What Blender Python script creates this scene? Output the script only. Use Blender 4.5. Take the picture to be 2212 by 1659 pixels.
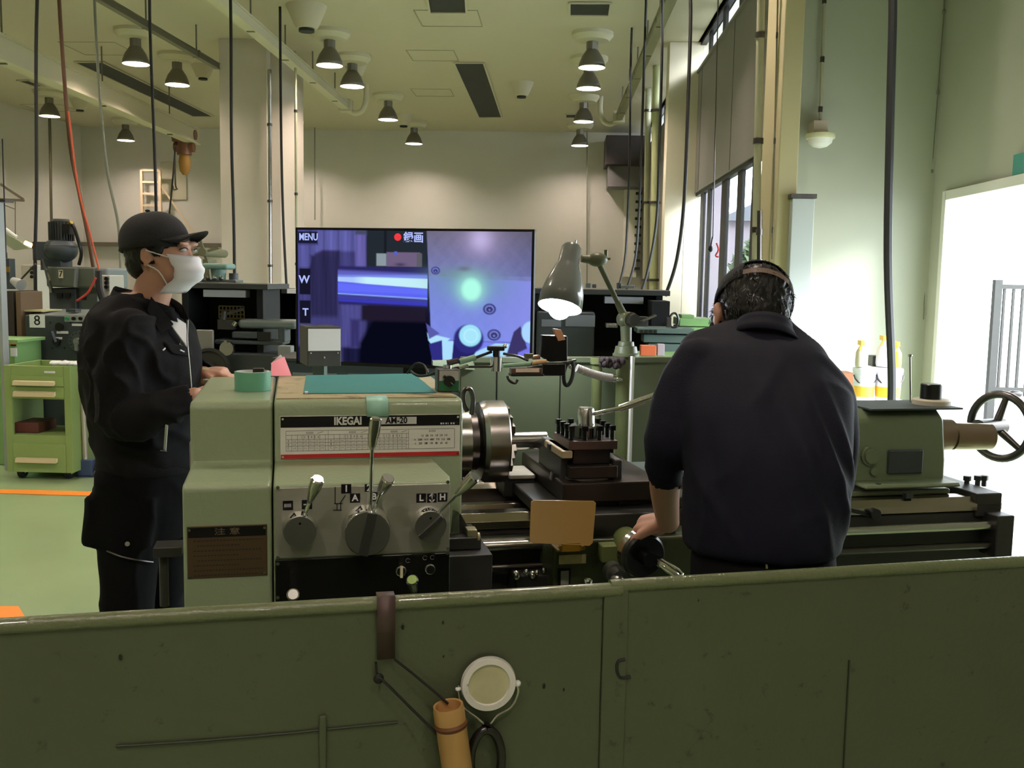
import bpy, bmesh, math, random
import numpy as np
from mathutils import Vector, Matrix, noise, Quaternion
for o in list(bpy.data.objects): bpy.data.objects.remove(o)
random.seed(7)
SC=bpy.context.scene; COL=SC.collection
# ---------------- camera, sky, exposure ----------------
F=2150.0; CAM=Vector((0,0,1.53)); RAD=math.radians
RC=Matrix.Rotation(RAD(2.6),3,'Z')@Matrix.Rotation(RAD(90-6.1),3,'X')@Matrix.Rotation(RAD(1.0),3,'Z')
cd=bpy.data.cameras.new('camera'); cam=bpy.data.objects.new('camera',cd); COL.objects.link(cam)
cam.matrix_world=Matrix.Translation(CAM)@RC.to_4x4()
cd.sensor_width=36; cd.sensor_fit='HORIZONTAL'; cd.lens=36*F/2212; cd.clip_start=.05; cd.clip_end=300
SC.camera=cam
wd=bpy.data.worlds.new('sky'); SC.world=wd; wd.use_nodes=True
wn=wd.node_tree.nodes['Background']; wn.inputs[0].default_value=(.86,.94,1,1); wn.inputs[1].default_value=12.0
SC.view_settings.view_transform='Standard'; SC.view_settings.look='None'; SC.view_settings.gamma=1
SC.view_settings.exposure=0.0; SC.view_settings.use_curve_mapping=False
LAMP_STRENGTH=430.0
WORK_LAMP=130.0
_sl=bpy.data.lights.new('hazy_sun','SUN'); _sl.energy=7.5; _sl.angle=RAD(16); _sl.color=(.93,.96,1)
_so=bpy.data.objects.new('hazy_sun',_sl); COL.objects.link(_so); _so.location=(12,-4,9); _so.rotation_euler=Vector((-1,.75,-.52)).to_track_quat('-Z','Y').to_euler()

# ---------------- frames and pixel-to-place helpers (used to lay the place out) ----------------
FW=Matrix.Identity(4); FL=Matrix.Rotation(RAD(15.1),4,'Z'); FLI=FL.inverted()
def ray(px,py): return RC@Vector(((px-1106)/F,-(py-829.5)/F,-1))
def aY(px,py,Y): d=ray(px,py); return CAM+d*(Y/d.y)
def aX(px,py,X): d=ray(px,py); return CAM+d*(X/d.x)
def aZ(px,py,Z): d=ray(px,py); return CAM+d*((Z-1.53)/d.z)
def Lv(px,py,v): d=FLI.to_3x3()@ray(px,py); return CAM+d*(v/d.y)
def Lw(px,py,w): d=FLI.to_3x3()@ray(px,py); return CAM+d*((w-1.53)/d.z)
V=Vector

# ---------------- materials ----------------
def lin(r,g,b):
    f=lambda x:(x/255/12.92) if x/255<=.04045 else ((x/255+.055)/1.055)**2.4
    return (f(r),f(g),f(b),1)
MATS={}
def mat(name,rgb,rough=.5,metal=0,mottle=0,scale=8,bump=0,bscale=60,stain=None,stain_amt=.5,stain_scale=3,spec=.5,emit=None,es=0,coat=0,aniso=None,sheen=0):
    if name in MATS: return MATS[name]
    m=bpy.data.materials.new(name); m.use_nodes=True; nt=m.node_tree; N=nt.nodes; Lk=nt.links
    b=N['Principled BSDF']; c=lin(*rgb); b.inputs['Base Color'].default_value=c
    b.inputs['Roughness'].default_value=rough; b.inputs['Metallic'].default_value=metal
    b.inputs['Specular IOR Level'].default_value=spec; b.inputs['Coat Weight'].default_value=coat
    b.inputs['Sheen Weight'].default_value=sheen
    tc=N.new('ShaderNodeTexCoord')
    src=None
    if mottle or stain:
        n=N.new('ShaderNodeTexNoise'); n.inputs['Scale'].default_value=scale; n.inputs['Detail'].default_value=6
        if aniso:
            mp=N.new('ShaderNodeMapping'); mp.inputs['Scale'].default_value=aniso; Lk.new(tc.outputs['Object'],mp.inputs[0]); Lk.new(mp.outputs[0],n.inputs['Vector'])
        else: Lk.new(tc.outputs['Object'],n.inputs['Vector'])
        mx=N.new('ShaderNodeMix'); mx.data_type='RGBA'
        mx.inputs[6].default_value=tuple(x*(1-mottle) for x in c[:3])+(1,); mx.inputs[7].default_value=tuple(min(1,x*(1+mottle)) for x in c[:3])+(1,)
        Lk.new(n.outputs['Fac'],mx.inputs[0]); src=mx.outputs[2]
    if stain:
        n2=N.new('ShaderNodeTexNoise'); n2.inputs['Scale'].default_value=stain_scale; n2.inputs['Detail'].default_value=9; n2.inputs['Roughness'].default_value=.68
        Lk.new(tc.outputs['Object'],n2.inputs['Vector'])
        rp=N.new('ShaderNodeValToRGB'); rp.color_ramp.elements[0].position=1-stain_amt*.5-.08; rp.color_ramp.elements[1].position=1-stain_amt*.5+.04
        Lk.new(n2.outputs['Fac'],rp.inputs[0])
        m2=N.new('ShaderNodeMix'); m2.data_type='RGBA'; m2.inputs[7].default_value=lin(*stain)
        Lk.new(rp.outputs[0],m2.inputs[0]); Lk.new(src,m2.inputs[6]); src=m2.outputs[2]
    if src: Lk.new(src,b.inputs['Base Color'])
    if bump:
        nb=N.new('ShaderNodeTexNoise'); nb.inputs['Scale'].default_value=bscale; nb.inputs['Detail'].default_value=4
        Lk.new(tc.outputs['Object'],nb.inputs['Vector'])
        bp=N.new('ShaderNodeBump'); bp.inputs['Strength'].default_value=bump; bp.inputs['Distance'].default_value=.01
        Lk.new(nb.outputs['Fac'],bp.inputs['Height']); Lk.new(bp.outputs[0],b.inputs['Normal'])
    if emit: b.inputs['Emission Color'].default_value=lin(*emit); b.inputs['Emission Strength'].default_value=es
    MATS[name]=m; return m
def glassmat():
    m=bpy.data.materials.new('window_glass'); m.use_nodes=True; nt=m.node_tree; N=nt.nodes; N.clear()
    o=N.new('ShaderNodeOutputMaterial'); t=N.new('ShaderNodeBsdfTransparent'); t.inputs[0].default_value=(.93,.95,.95,1)
    g=N.new('ShaderNodeBsdfGlossy'); g.inputs['Roughness'].default_value=.02
    mx=N.new('ShaderNodeMixShader'); mx.inputs[0].default_value=.07
    nt.links.new(t.outputs[0],mx.inputs[1]); nt.links.new(g.outputs[0],mx.inputs[2]); nt.links.new(mx.outputs[0],o.inputs[0]); return m

# ---------------- geometry collector ----------------
class G:
    def __init__(s,fr=FW): s.bm=bmesh.new(); s.fr=fr
    def face(s,vs):
        try: return s.bm.faces.new(vs)
        except ValueError: return None
    def poly(s,pts): s.face([s.bm.verts.new(V(p)) for p in pts]); return s
    def box(s,x0,x1,y0,y1,z0,z1,M=None):
        P=[V((x,y,z)) for x in (x0,x1) for y in (y0,y1) for z in (z0,z1)]
        if M: P=[M@p for p in P]
        v=[s.bm.verts.new(p) for p in P]
        for f in ((0,1,3,2),(4,6,7,5),(0,4,5,1),(2,3,7,6),(0,2,6,4),(1,5,7,3)): s.face([v[i] for i in f])
        return s
    def bar(s,p0,p1,w,h,up=(0,0,1)):
        p0=V(p0);p1=V(p1);z=(p1-p0).normalized(); u=V(up)
        if abs(z.dot(u))>.98: u=V((1,0,0))
        x=u.cross(z).normalized(); y=z.cross(x)
        return s.loft([[p+x*(w/2*a)+y*(h/2*b) for a,b in ((-1,-1),(1,-1),(1,1),(-1,1))] for p in (p0,p1)])
    def loft(s,rings,cap=True,closed=True):
        R=[[s.bm.verts.new(V(p)) for p in r] for r in rings]; n=len(R[0])
        for i in range(len(R)-1):
            for j in range(n if closed else n-1):
                k=(j+1)%n; s.face([R[i][j],R[i][k],R[i+1][k],R[i+1][j]])
        if cap and closed: s.face(R[0][::-1]); s.face(R[-1])
        return s
    def frame(s,z):
        z=V(z).normalized(); u=V((0,0,1)) if abs(z.z)<.9 else V((1,0,0)); x=u.cross(z).normalized(); return x,z.cross(x),z
    def cyl(s,p0,p1,r0,r1=None,n=24):
        r1=r0 if r1 is None else r1; p0=V(p0);p1=V(p1); x,y,z=s.frame(p1-p0)
        return s.loft([[p+(x*math.cos(2*math.pi*i/n)+y*math.sin(2*math.pi*i/n))*r for i in range(n)] for p,r in ((p0,r0),(p1,r1))])
    def rev(s,prof,o,axis=(0,0,1),n=32,cap=True):   # prof: (radius, height along axis)
        x,y,z=s.frame(axis); o=V(o)
        return s.loft([[o+z*h+(x*math.cos(2*math.pi*i/n)+y*math.sin(2*math.pi*i/n))*max(r,1e-4) for i in range(n)] for r,h in prof],cap)
    def tube(s,pts,r,n=8,sm=0):
        P=[V(p) for p in pts]
        if sm and len(P)>2: P,r=crom(P,r,sm)
        rr=r if isinstance(r,(list,tuple)) else [r]*len(P)
        T=[(P[min(i+1,len(P)-1)]-P[max(i-1,0)]).normalized() for i in range(len(P))]
        x=s.frame(T[0])[0]; rings=[]
        for p,t,q in zip(P,T,rr):
            x=(x-t*x.dot(t)).normalized(); y=t.cross(x)
            rings.append([p+(x*math.cos(2*math.pi*i/n)+y*math.sin(2*math.pi*i/n))*q for i in range(n)])
        return s.loft(rings)
    def limb(s,pts,n=20,sm=5):   # pts: (x,y,z,r) or (x,y,z,ra,rb) -> rounded limb
        P=[V(p[:3]) for p in pts]; r=[p[3] for p in pts]
        P,r=crom(P,r,sm); s.tube(P,r,n); s.ell(P[0],(r[0],)*3); s.ell(P[-1],(r[-1],)*3); return s
    def ell(s,c,rad,M=None,n=20,m=12):
        c=V(c); rings=[]
        for i in range(m+1):
            a=math.pi*i/m; q=max(math.sin(a),.02)
            ring=[V((rad[0]*q*math.cos(2*math.pi*j/n),rad[1]*q*math.sin(2*math.pi*j/n),-rad[2]*math.cos(a))) for j in range(n)]
            rings.append([c+(M@p if M else p) for p in ring])
        return s.loft(rings)
    def prism(s,pts,off):
        off=V(off); return s.loft([[V(p) for p in pts],[V(p)+off for p in pts]])
    def stack(s,secs,n=32,sm=4,e=2.0):  # secs: (cx,cy,z,a,b) horizontal super-ellipse sections
        if sm:
            q=[]
            for i in range(len(secs)-1):
                p0=secs[max(i-1,0)];p1=secs[i];p2=secs[i+1];p3=secs[min(i+2,len(secs)-1)]
                for k in range(sm):
                    t=k/sm; q.append([.5*(2*b+(c-a)*t+(2*a-5*b+4*c-d)*t*t+(3*b-a-3*c+d)*t**3) for a,b,c,d in zip(p0,p1,p2,p3)])
            q.append(list(secs[-1])); secs=q
        f=lambda x:math.copysign(abs(x)**(2/e),x)
        return s.loft([[V((c[0]+c[3]*f(math.cos(2*math.pi*i/n)),c[1]+c[4]*f(math.sin(2*math.pi*i/n)),c[2])) for i in range(n)] for c in secs])
    def grid(s,rows):
        return s.loft(rows,cap=False,closed=False)
def crom(P,r,k):
    r=list(r) if isinstance(r,(list,tuple)) else [r]*len(P); Q=[];R=[]
    for i in range(len(P)-1):
        a,b,c,d=P[max(i-1,0)],P[i],P[i+1],P[min(i+2,len(P)-1)]
        for j in range(k):
            t=j/k; Q.append(.5*(2*b+(c-a)*t+(2*a-5*b+4*c-d)*t*t+(3*b-a-3*c+d)*t**3)); R.append(r[i]*(1-t)+r[i+1]*t)
    return Q+[P[-1]],R+[r[-1]]
def arc(c,r,a0,a1,n,x=(1,0,0),y=(0,0,1)):
    c=V(c);x=V(x);y=V(y); return [c+x*(r*math.cos(RAD(a0+(a1-a0)*i/(n-1))))+y*(r*math.sin(RAD(a0+(a1-a0)*i/(n-1)))) for i in range(n)]

WM={}
def tag(o,label=None,cat=None,group=None,kind=None):
    if label: o['label']=label
    if cat: o['category']=cat
    if group: o['group']=group
    if kind: o['kind']=kind
    return o
def thing(name,label,cat,at=(0,0,0),fr=FW,group=None):
    o=bpy.data.objects.new(name,None); COL.objects.link(o); o.empty_display_size=.1
    M=fr@Matrix.Translation(V(at)); o.matrix_basis=M; WM[o.name]=M; return tag(o,label,cat,group)
def finish(me,m,sharp=38):
    for mm in (m if isinstance(m,(list,tuple)) else [m]): me.materials.append(mm)
    me.shade_smooth()
    if sharp<180: me.set_sharp_from_angle(angle=RAD(sharp))
def obj(name,g,m,parent=None,bevel=0,sharp=38,label=None,cat=None,group=None,kind=None,seg=2,keep=False):
    bm=g.bm; bmesh.ops.transform(bm,matrix=g.fr,verts=bm.verts)
    if not keep: bmesh.ops.recalc_face_normals(bm,faces=bm.faces)
    if parent is not None: PW=WM[parent.name]; M=FW
    else:
        xs=[v.co for v in bm.verts]; lo=[min(c[i] for c in xs) for i in range(3)]; hi=[max(c[i] for c in xs) for i in range(3)]
        rot=g.fr.to_3x3().to_4x4() if g.fr is not FW else FW
        PW=Matrix.Translation(((lo[0]+hi[0])/2,(lo[1]+hi[1])/2,lo[2]))@rot; M=PW
    bmesh.ops.transform(bm,matrix=PW.inverted(),verts=bm.verts)
    me=bpy.data.meshes.new(name); bm.to_mesh(me); bm.free(); finish(me,m,sharp)
    o=bpy.data.objects.new(name,me); COL.objects.link(o); o.matrix_basis=M
    if parent is not None: o.parent=parent
    WM[o.name]=PW
    if bevel:
        b=o.modifiers.new('bevel','BEVEL'); b.width=bevel; b.segments=seg; b.limit_method='ANGLE'; b.angle_limit=RAD(40); b.harden_normals=True
    return tag(o,label,cat,group,kind)
def struct(name,g,m,bevel=0,parent=None):
    return obj(name,g,m,parent,bevel,kind=None if parent else 'structure')
def text(name,s,o,right,up,size,m,parent,fr=FW,align='CENTER',ext=.0004,sx=1.0,bold=0):
    cu=bpy.data.curves.new(name,'FONT'); cu.body=s; cu.size=size; cu.align_x=align; cu.align_y='CENTER'; cu.extrude=ext; cu.offset=bold; cu.resolution_u=3
    t=bpy.data.objects.new(name,cu); COL.objects.link(t); bpy.context.view_layer.update()
    me=bpy.data.meshes.new_from_object(t.evaluated_get(bpy.context.evaluated_depsgraph_get())); bpy.data.objects.remove(t)
    x=V(right).normalized(); y=V(up); y=(y-x*y.dot(x)).normalized(); z=x.cross(y)
    M=fr@Matrix.Translation(V(o))@Matrix((x,y,z)).transposed().to_4x4()@Matrix.Diagonal((sx,1,1,1))
    me.transform(WM[parent.name].inverted()@M); me.materials.clear(); me.materials.append(m)
    ob=bpy.data.objects.new(name,me); COL.objects.link(ob); ob.parent=parent; WM[ob.name]=WM[parent.name]; return ob
def dup(root,M,label=None,group=None,skip=()):
    def cp(o,par):
        c=o.copy(); COL.objects.link(c)
        if par is None: c.matrix_basis=M
        else: c.parent=par; c.matrix_parent_inverse=Matrix.Identity(4)
        WM[c.name]=M
        for ch in kids.get(o.name,[]):
            if ch.name.split('.')[0] not in skip: cp(ch,c)
        return c
    kids={}
    for x in COL.objects:
        if x.parent: kids.setdefault(x.parent.name,[]).append(x)
    r=cp(root,None)
    if label: r['label']=label
    if group: r['group']=group
    return r
def baked(g,voxel,it=3,disp=None):   # union a set of volumes into one continuous skin, return a collector
    me=bpy.data.meshes.new('tmp'); bmesh.ops.recalc_face_normals(g.bm,faces=g.bm.faces); g.bm.to_mesh(me); g.bm.free()
    o=bpy.data.objects.new('tmp',me); COL.objects.link(o)
    r=o.modifiers.new('r','REMESH'); r.mode='VOXEL'; r.voxel_size=voxel
    if it: s=o.modifiers.new('s','SMOOTH'); s.iterations=it; s.factor=.5
    bpy.context.view_layer.update()
    m2=bpy.data.meshes.new_from_object(o.evaluated_get(bpy.context.evaluated_depsgraph_get()))
    bpy.data.objects.remove(o); bpy.data.meshes.remove(me)
    q=G(g.fr); q.bm.from_mesh(m2); bpy.data.meshes.remove(m2)
    if disp:
        q.bm.normal_update(); mv=[]
        for v in q.bm.verts: mv.append((v,disp(v.co,v.normal)))
        for v,d in mv: v.co+=d
    return q
# ---------------- shared materials ----------------
m_wall=mat('wall_paint',(196,192,184),.85,mottle=.03,scale=2)
m_greenwall=mat('pale_green_wall',(176,180,165),.8,mottle=.03,scale=2)
m_ceil=mat('ceiling_paint',(186,178,158),.9,mottle=.02,scale=3)
m_floor=mat('green_epoxy',(150,170,126),.22,mottle=.06,scale=3,coat=.3)
m_panel=mat('grey_cladding',(118,114,110),.7,mottle=.04,scale=4)
m_black=mat('black_frame',(13,13,15),.5,spec=.25)
m_dark=mat('dark_grille',(40,42,40),.8)
m_orange=mat('orange_line',(238,140,40),.5)
m_lathe=mat('lathe_green_paint',(144,158,126),.33,mottle=.07,scale=6,bump=.12,bscale=90,stain=(96,100,70),stain_amt=.55,stain_scale=7,coat=.25)
m_guard=mat('guard_green_paint',(72,79,58),.36,mottle=.14,scale=3,bump=.15,bscale=70,stain=(28,30,22),stain_amt=.62,stain_scale=26,coat=.15)
m_rim=mat('guard_rim_paint',(96,104,74),.28,mottle=.12,scale=5,bump=.25,bscale=120,coat=.4)
m_steel=mat('machined_steel',(190,188,184),.22,1,mottle=.1,scale=30)
m_steeld=mat('dark_steel',(96,92,90),.34,1,mottle=.2,scale=20)
m_chrome=mat('chrome',(225,225,225),.09,1)
m_cast=mat('dark_cast_metal',(52,52,50),.45,.3,mottle=.2,scale=15)
m_oil=mat('oily_black',(18,18,18),.3)
m_white=mat('white_paint',(225,225,220),.6)
m_paper=mat('paper',(220,220,222),.8)
m_red=mat('red_paint',(190,40,40),.45)
m_yellow=mat('yellow_paint',(128,98,18),.42,mottle=.08,scale=9,stain=(110,80,20),stain_amt=.5,stain_scale=9)
m_rubber=mat('black_rubber',(20,20,22),.6)
m_skin=mat('skin',(190,142,120),.5,mottle=.06,scale=14)
m_grey=mat('grey_machine_paint',(92,102,98),.45,mottle=.08,scale=8)
m_greyd=mat('dark_grey_machine',(52,60,62),.5,mottle=.1,scale=8)
m_cream=mat('cream_plastic',(205,190,150),.5)
m_pipe=mat('painted_pipe',(168,166,140),.5)
m_glass=glassmat()
H=5.05
# ---------------- room ----------------
XL=-11.9; YB=24.6; XR=2.0; XN=2.73; YG=7.55; YF=-7.0
struct('floor',G().box(XL-.2,XN+.2,YF,YB+.2,-.15,0),m_floor)
struct('ceiling',G().box(XL-.2,XR+.15,YF,YB+.2,H,H+.15).box(XR+.15,XN+.2,YF,7.7,H,H+.15),m_ceil)
struct('wall_back',G().box(XL-.2,XR+.15,YB,YB+.2,0,H),m_wall)
struct('wall_left',G().box(XL-.2,XL,YF,YB,0,H),m_wall)
struct('wall_rear',G().box(XL-.2,XN+.2,YF-.2,YF,0,H),m_wall)
# right wall by the windows: sill, cladding, beyond the pilaster a louvred stretch
WZ0,WZ1,UZ0,UZ1=.9,2.78,4.62,H
YP=15.3
g=G(); g.box(XR,XR+.15,YG+.15,YP+.3,0,WZ0); g.box(XR,XR+.15,YG+.15,YP+.3,WZ1+.06,UZ0); g.box(XR,XR+.15,YP+.3,YB,0,UZ0)
w=struct('wall_right',g,m_panel)
for y in (9.4,12.2,14.9): struct('panel_seam',G().box(XR-.004,XR+.001,y-.006,y+.006,WZ1+.07,UZ0-.02),m_dark,parent=w)
struct('sill_ledge',G().box(XR-.03,XR+.02,YG+.15,YP,UZ0-.03,UZ0+.01),m_panel,parent=w)
struct('wall_pier',G().box(1.50,1.635,7.1,YG+.15,0,H),mat('beige_pier',(186,176,140),.75,mottle=.03),.01)
struct('wall_alcove',G().box(1.53,XN+.2,YG,YG+.15,0,H),m_greenwall)
DY0,DY1,DZ=3.4,7.25,2.14
g=G(); g.box(XN,XN+.2,YF,DY0,0,H); g.box(XN,XN+.2,DY1,YG,0,H); g.box(XN,XN+.2,DY0,DY1,DZ,H)
struct('wall_door_side',g,m_greenwall)
g=G(); g.box(XN-.03,XN+.22,DY1-.015,DY1+.05,0,DZ+.05); g.box(XN-.03,XN+.22,DY0-.05,DY0+.015,0,DZ+.05); g.box(XN-.03,XN+.22,DY0,DY1,DZ-.015,DZ+.05)
struct('door_1',g,m_white,.004)
g=G(); g.box(1.86,XR+.15,YP,YP+.35,0,H); g.box(1.56,1.86,YP,YP+.35,0,H); struct('wall_pilaster',g,mat('pilaster_paint',(206,196,176),.8,mottle=.03),.01)
# lower window run
def window(n,y0,y1,z0,z1,mull):
    f=struct('window_%d'%n,G().box(XR+.02,XR+.1,y0,y1,z1-.05,z1).box(XR+.02,XR+.1,y0,y1,z0,z0+.05),m_black)
    for y,wd_ in mull: struct('mullion',G().box(XR+.042,XR+.078,y-wd_/2,y+wd_/2,z0,z1),m_black,parent=f)
    struct('pane',G().box(XR+.055,XR+.061,y0,y1,z0+.04,z1-.04),m_glass,parent=f)
def yat(px,py): return aX(px,py,2.0).y
window(1,YG+.15,YP,WZ0,WZ1+.06,[(14.75,.3),(14.1,.22),(yat(1553,520),.42),(yat(1586,500),.32),(yat(1616,480),.2),(8.2,.12)])
window(2,YG+.15,YP,UZ0,UZ1,[(14.55,.2),(13.3,.24),(12.1,.24),(10.8,.2),(9.4,.2),(8.2,.2)])
window(3,YP+.35,YB,UZ0,UZ1,[(17.2,.2),(19,.2),(20.6,.2)])
struct('trim_1',G().box(XR-.02,XR+.36,YG,YB+.2,H,H+.12),m_white)
struct('trim_2',G().box(XN+.2,XN+1.1,2.6,YG,3.0,3.1),m_white)
# left column and its return
g=G(); a=aY(475,300,15.3).x; b=aY(577,300,15.3).x; c_=aY(606,300,15.5).x
struct('wall_column',G().box(a,b,15.3,16.1,0,H).box(b-.01,c_,15.5,16.9,0,H),mat('column_paint',(190,180,168),.8,mottle=.03),.008)
# floor lines
def line(name,pts,lab): 
    g=G(); P=[V((p[0],p[1],.002)) for p in pts]; g.prism([P[0],P[1],P[2],P[3]],(0,0,.002)); obj(name,g,m_orange,label=lab,cat='floor marking',group='orange lines on the green floor')
p=[aZ(x,y,0) for x,y in ((-60,1056),(560,1072),(560,1082),(-60,1065))]; line('floor_line',p,'long orange line across the green floor behind the black-clad man')
p=[aZ(x,y,0) for x,y in ((-80,1310),(40,1311),(58,1340),(-80,1342))]; line('floor_line',p,'short orange floor patch at the lower left edge by the foreground guard')
# ceiling grilles, hatches, smoke speakers
def cz(px,py,z=H): return aZ(px,py,z)
GR=[((980,134),(1045,134),(1084,252),(1034,252),'long dark ceiling grille ahead of the television'),
    ((913,-60),(1003,-60),(1008,25),(928,25),'dark ceiling grille cut by the top edge of the picture'),
    ((1230,4),(1320,4),(1316,31),(1230,31),'dark square ceiling grille nearest the right lamp row'),
    ((160,132),(222,132),(461,250),(416,250),'longest dark ceiling grille, left of the column'),
    ((36,172),(62,172),(96,185),(76,185),'small dark ceiling grille at far left'),
    ((1222,245),(1274,245),(1273,253),(1222,253),'thin dark ceiling grille low behind the right lamp row')]
for a,b,c,d,l in GR:
    P=[cz(*q) for q in (a,b,c,d)]; x0=min(q.x for q in P); 
    t=thing('ceiling_grille',l,'ceiling grille',(sum(q.x for q in P)/4,sum(q.y for q in P)/4,H-.03),group='dark grilles set in the ceiling')
    Q=[V((q.x,q.y,H-.012)) for q in P]; obj('louvre',G().prism(Q,(0,0,.01)),m_dark,t)
    cen=sum(Q,V())/4; e=G()
    for i in range(4): e.bar(Q[i]+V((0,0,-.004)),Q[(i+1)%4]+V((0,0,-.004)),.03,.02)
    obj('frame',e,m_ceil,t)
for (px,py,wx,dy) in ((970,40,.85,.5),(935,120,.75,.55),(935,200,.75,.45),(215,105,.9,.5),(110,233,.9,.5)):
    c=cz(px,py); g=G()
    for s_ in (-1,1): g.box(c.x-wx/2,c.x+wx/2,c.y+s_*wx/2-.008,c.y+s_*wx/2+.008,H-.006,H-.0005).box(c.x+s_*wx/2-.008,c.x+s_*wx/2+.008,c.y-wx/2,c.y+wx/2,H-.006,H-.0005)
    pos={970:'beside the grille at the top edge',935:'in the row ahead of the television',215:'above the left crane rail',110:'over the far left corner'}[px]+(' nearest the camera' if py==120 else ' farthest back' if py==200 else '')
    obj('access_hatch',g,mat('hatch_trim',(150,146,122),.8),label='flush square ceiling hatch outline '+pos,cat='ceiling hatch',group='ceiling hatches')
def speaker(px,py,r,l):
    c=cz(px,py); t=thing('smoke_detector',l,'detector',(c.x,c.y,H-.01),group='white cone fittings on the ceiling')
    obj('cone',G().rev([(r,0),(r*.95,-r*.15),(r*.6,-r*.95),(r*.5,-r*1.1)],(c.x,c.y,H)),m_ceil,t)
    obj('cap',G().cyl((c.x,c.y,H-r*1.1),(c.x,c.y,H-r*1.25),r*.38),m_dark,t)
for a in ((662,12,.27,'white ceiling cone beside the nearer lamp of the middle row'),(768,133,.21,'white ceiling cone right of the paired middle lamps'),(872,247,.22,'white ceiling cone just before the far wall, middle row'),(1127,178,.22,'lone white ceiling cone right of the long grille'),(438,140,.2,'white ceiling cone by the rail left of the column'),(172,214,.2,'white ceiling cone at far left beyond the hanging cables')): speaker(*a)
# high-bay lamps
m_refl=mat('lamp_reflector',(120,116,108),.35,.6); m_lens=mat('lamp_lens',(255,255,250),.5,emit=(255,236,222),es=LAMP_STRENGTH); m_inner=mat('reflector_inner',(205,203,198),.3)
m_base=mat('lamp_base',(190,184,160),.6)
def highbay(x,y,label):
    t=thing('high_bay_lamp',label,'ceiling lamp',(x,y,H),group='round high bay lamps in rows on the ceiling')
    z=4.56
    obj('canopy',G().rev([(.30,H),(.30,H-.05),(.24,H-.12),(.1,H-.13)],(x,y,0)),m_base,t)
    obj('ballast',G().cyl((x,y,H-.13),(x,y,H-.33),.085,n=8),m_refl,t)
    obj('stem',G().cyl((x,y,H-.33),(x,y,z+.28),.035),m_steeld,t)
    r=obj('reflector',G().rev([(.05,z+.29),(.09,z+.24),(.15,z+.15),(.185,z+.06),(.195,z)],(x,y,0),cap=False),m_refl,t)
    s=r.modifiers.new('s','SOLIDIFY'); s.thickness=.004; s.offset=-1
    obj('liner',G().rev([(.06,z+.26),(.086,z+.235),(.145,z+.147),(.18,z+.058),(.19,z+.001)],(x,y,0),cap=False),m_inner,t)
    obj('bulb',G().rev([(.12,z+.115),(.11,z+.125)],(x,y,0)),m_lens,t)
    return t
rows=[(.40,'right'),(-3.42,'middle'),(-6.3,'left'),(-10.2,'far left')]
ys=[4.0,7.6,11.05,14.8,16.4,19.8,23.3]
names={11.05:'nearest in view',14.8:'second in view',16.4:'third in view',19.8:'fourth in view',23.3:'last before the far wall',7.6:'overhead past the lathe',4.0:'overhead'}
first=None
for x,rn in rows:
    for y in ys:
        lab='grey bell ceiling lamp of the %s row, %s'%(rn,names[y])
        if first is None: first=highbay(x,y,lab)
        else: dup(first,Matrix.Translation((x,y,H)),lab)
for x in (-6.5,-1.2,1.2):
    for y in (-1.0,-4.5): dup(first,Matrix.Translation((x,y,H)),'unseen added bell lamp %s the camera, %s'%('behind' if y<-2 else 'just behind',{-6.5:'far to the left',-1.2:'a little left',1.2:'to the right'}[x]))  # unseen lamps, added for the light needed on the near side
# ---------------- outside ----------------
struct('ground',G().box(XN+.2,40,-20,45,-.3,-.02),mat('pale_concrete',(150,150,144),.8))
hs=thing('neighbouring_building','pale rendered building seen outside through the lower windows','building',(6.5,33,0))
obj('wall',G().box(4.7,10,30,38,0,3.3),mat('pale_render',(92,84,92),.8),hs)
obj('roof',G().prism([(4.5,29.7,3.3),(10.3,29.7,3.3),(7.4,29.7,4.6)],(0,8.6,0)),mat('slate',(62,64,72),.7),hs)
ww=thing('wing_wall','pale lilac outer wall seen through the left lower window pane','building',(3.2,22,0)); obj('wall',G().box(2.7,3.42,21,23,-.02,5.6),mat('lilac_render',(98,90,100),.8),ww); obj('coping',G().box(2.66,3.46,20.95,23.05,5.6,5.7),m_white,ww)
def bush(x,y,r,h,l):
    g=G(); rnd=random.Random(int(x*10+y))
    for i in range(420):
        a=rnd.random()*6.28; b=rnd.random()*math.pi; q=r*(.75+.3*rnd.random())
        c=V((x+q*math.sin(b)*math.cos(a),y+q*math.sin(b)*math.sin(a),h/2+.45*h*math.cos(b)))
        d=V((rnd.uniform(-1,1),rnd.uniform(-1,1),rnd.uniform(-1,1))).normalized(); e=d.orthogonal().normalized()
        g.poly([c-d*.16,c+e*.09,c+d*.16,c-e*.09])
    t=thing('shrub',l,'shrub',(x,y,0)); obj('foliage',g,mat('leaves',(56,72,44),.7),t,keep=True)
    obj('stem',G().cyl((x,y,-.02),(x,y,h*.6),.07),mat('bark',(80,66,50),.9),t)
bush(3.35,17.5,.42,2.3,'green shrub outside the window right of the red hanging chain')
bush(3.05,14.2,.36,2.1,'green shrub outside the window beside the beige pier')
bush(4.6,24.5,.6,2.4,'green shrub outside, farthest along the windows')
fn=thing('fence','dark barred fence outside the bright doorway','fence',(5.2,11.4,0))
for i in range(9): obj('bar',G().box(4.95+.1*i,4.975+.1*i,11.38,11.41,0.3,1.55),m_cast,fn)
obj('rail',G().box(4.9,5.85,11.37,11.42,1.5,1.55),m_cast,fn); obj('rail',G().box(4.9,5.85,11.37,11.42,.35,.40),m_cast,fn)
obj('post',G().box(4.84,4.92,11.35,11.43,-.02,1.6),m_cast,fn); obj('post',G().box(5.82,5.9,11.35,11.43,-.02,1.6),m_cast,fn)

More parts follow.
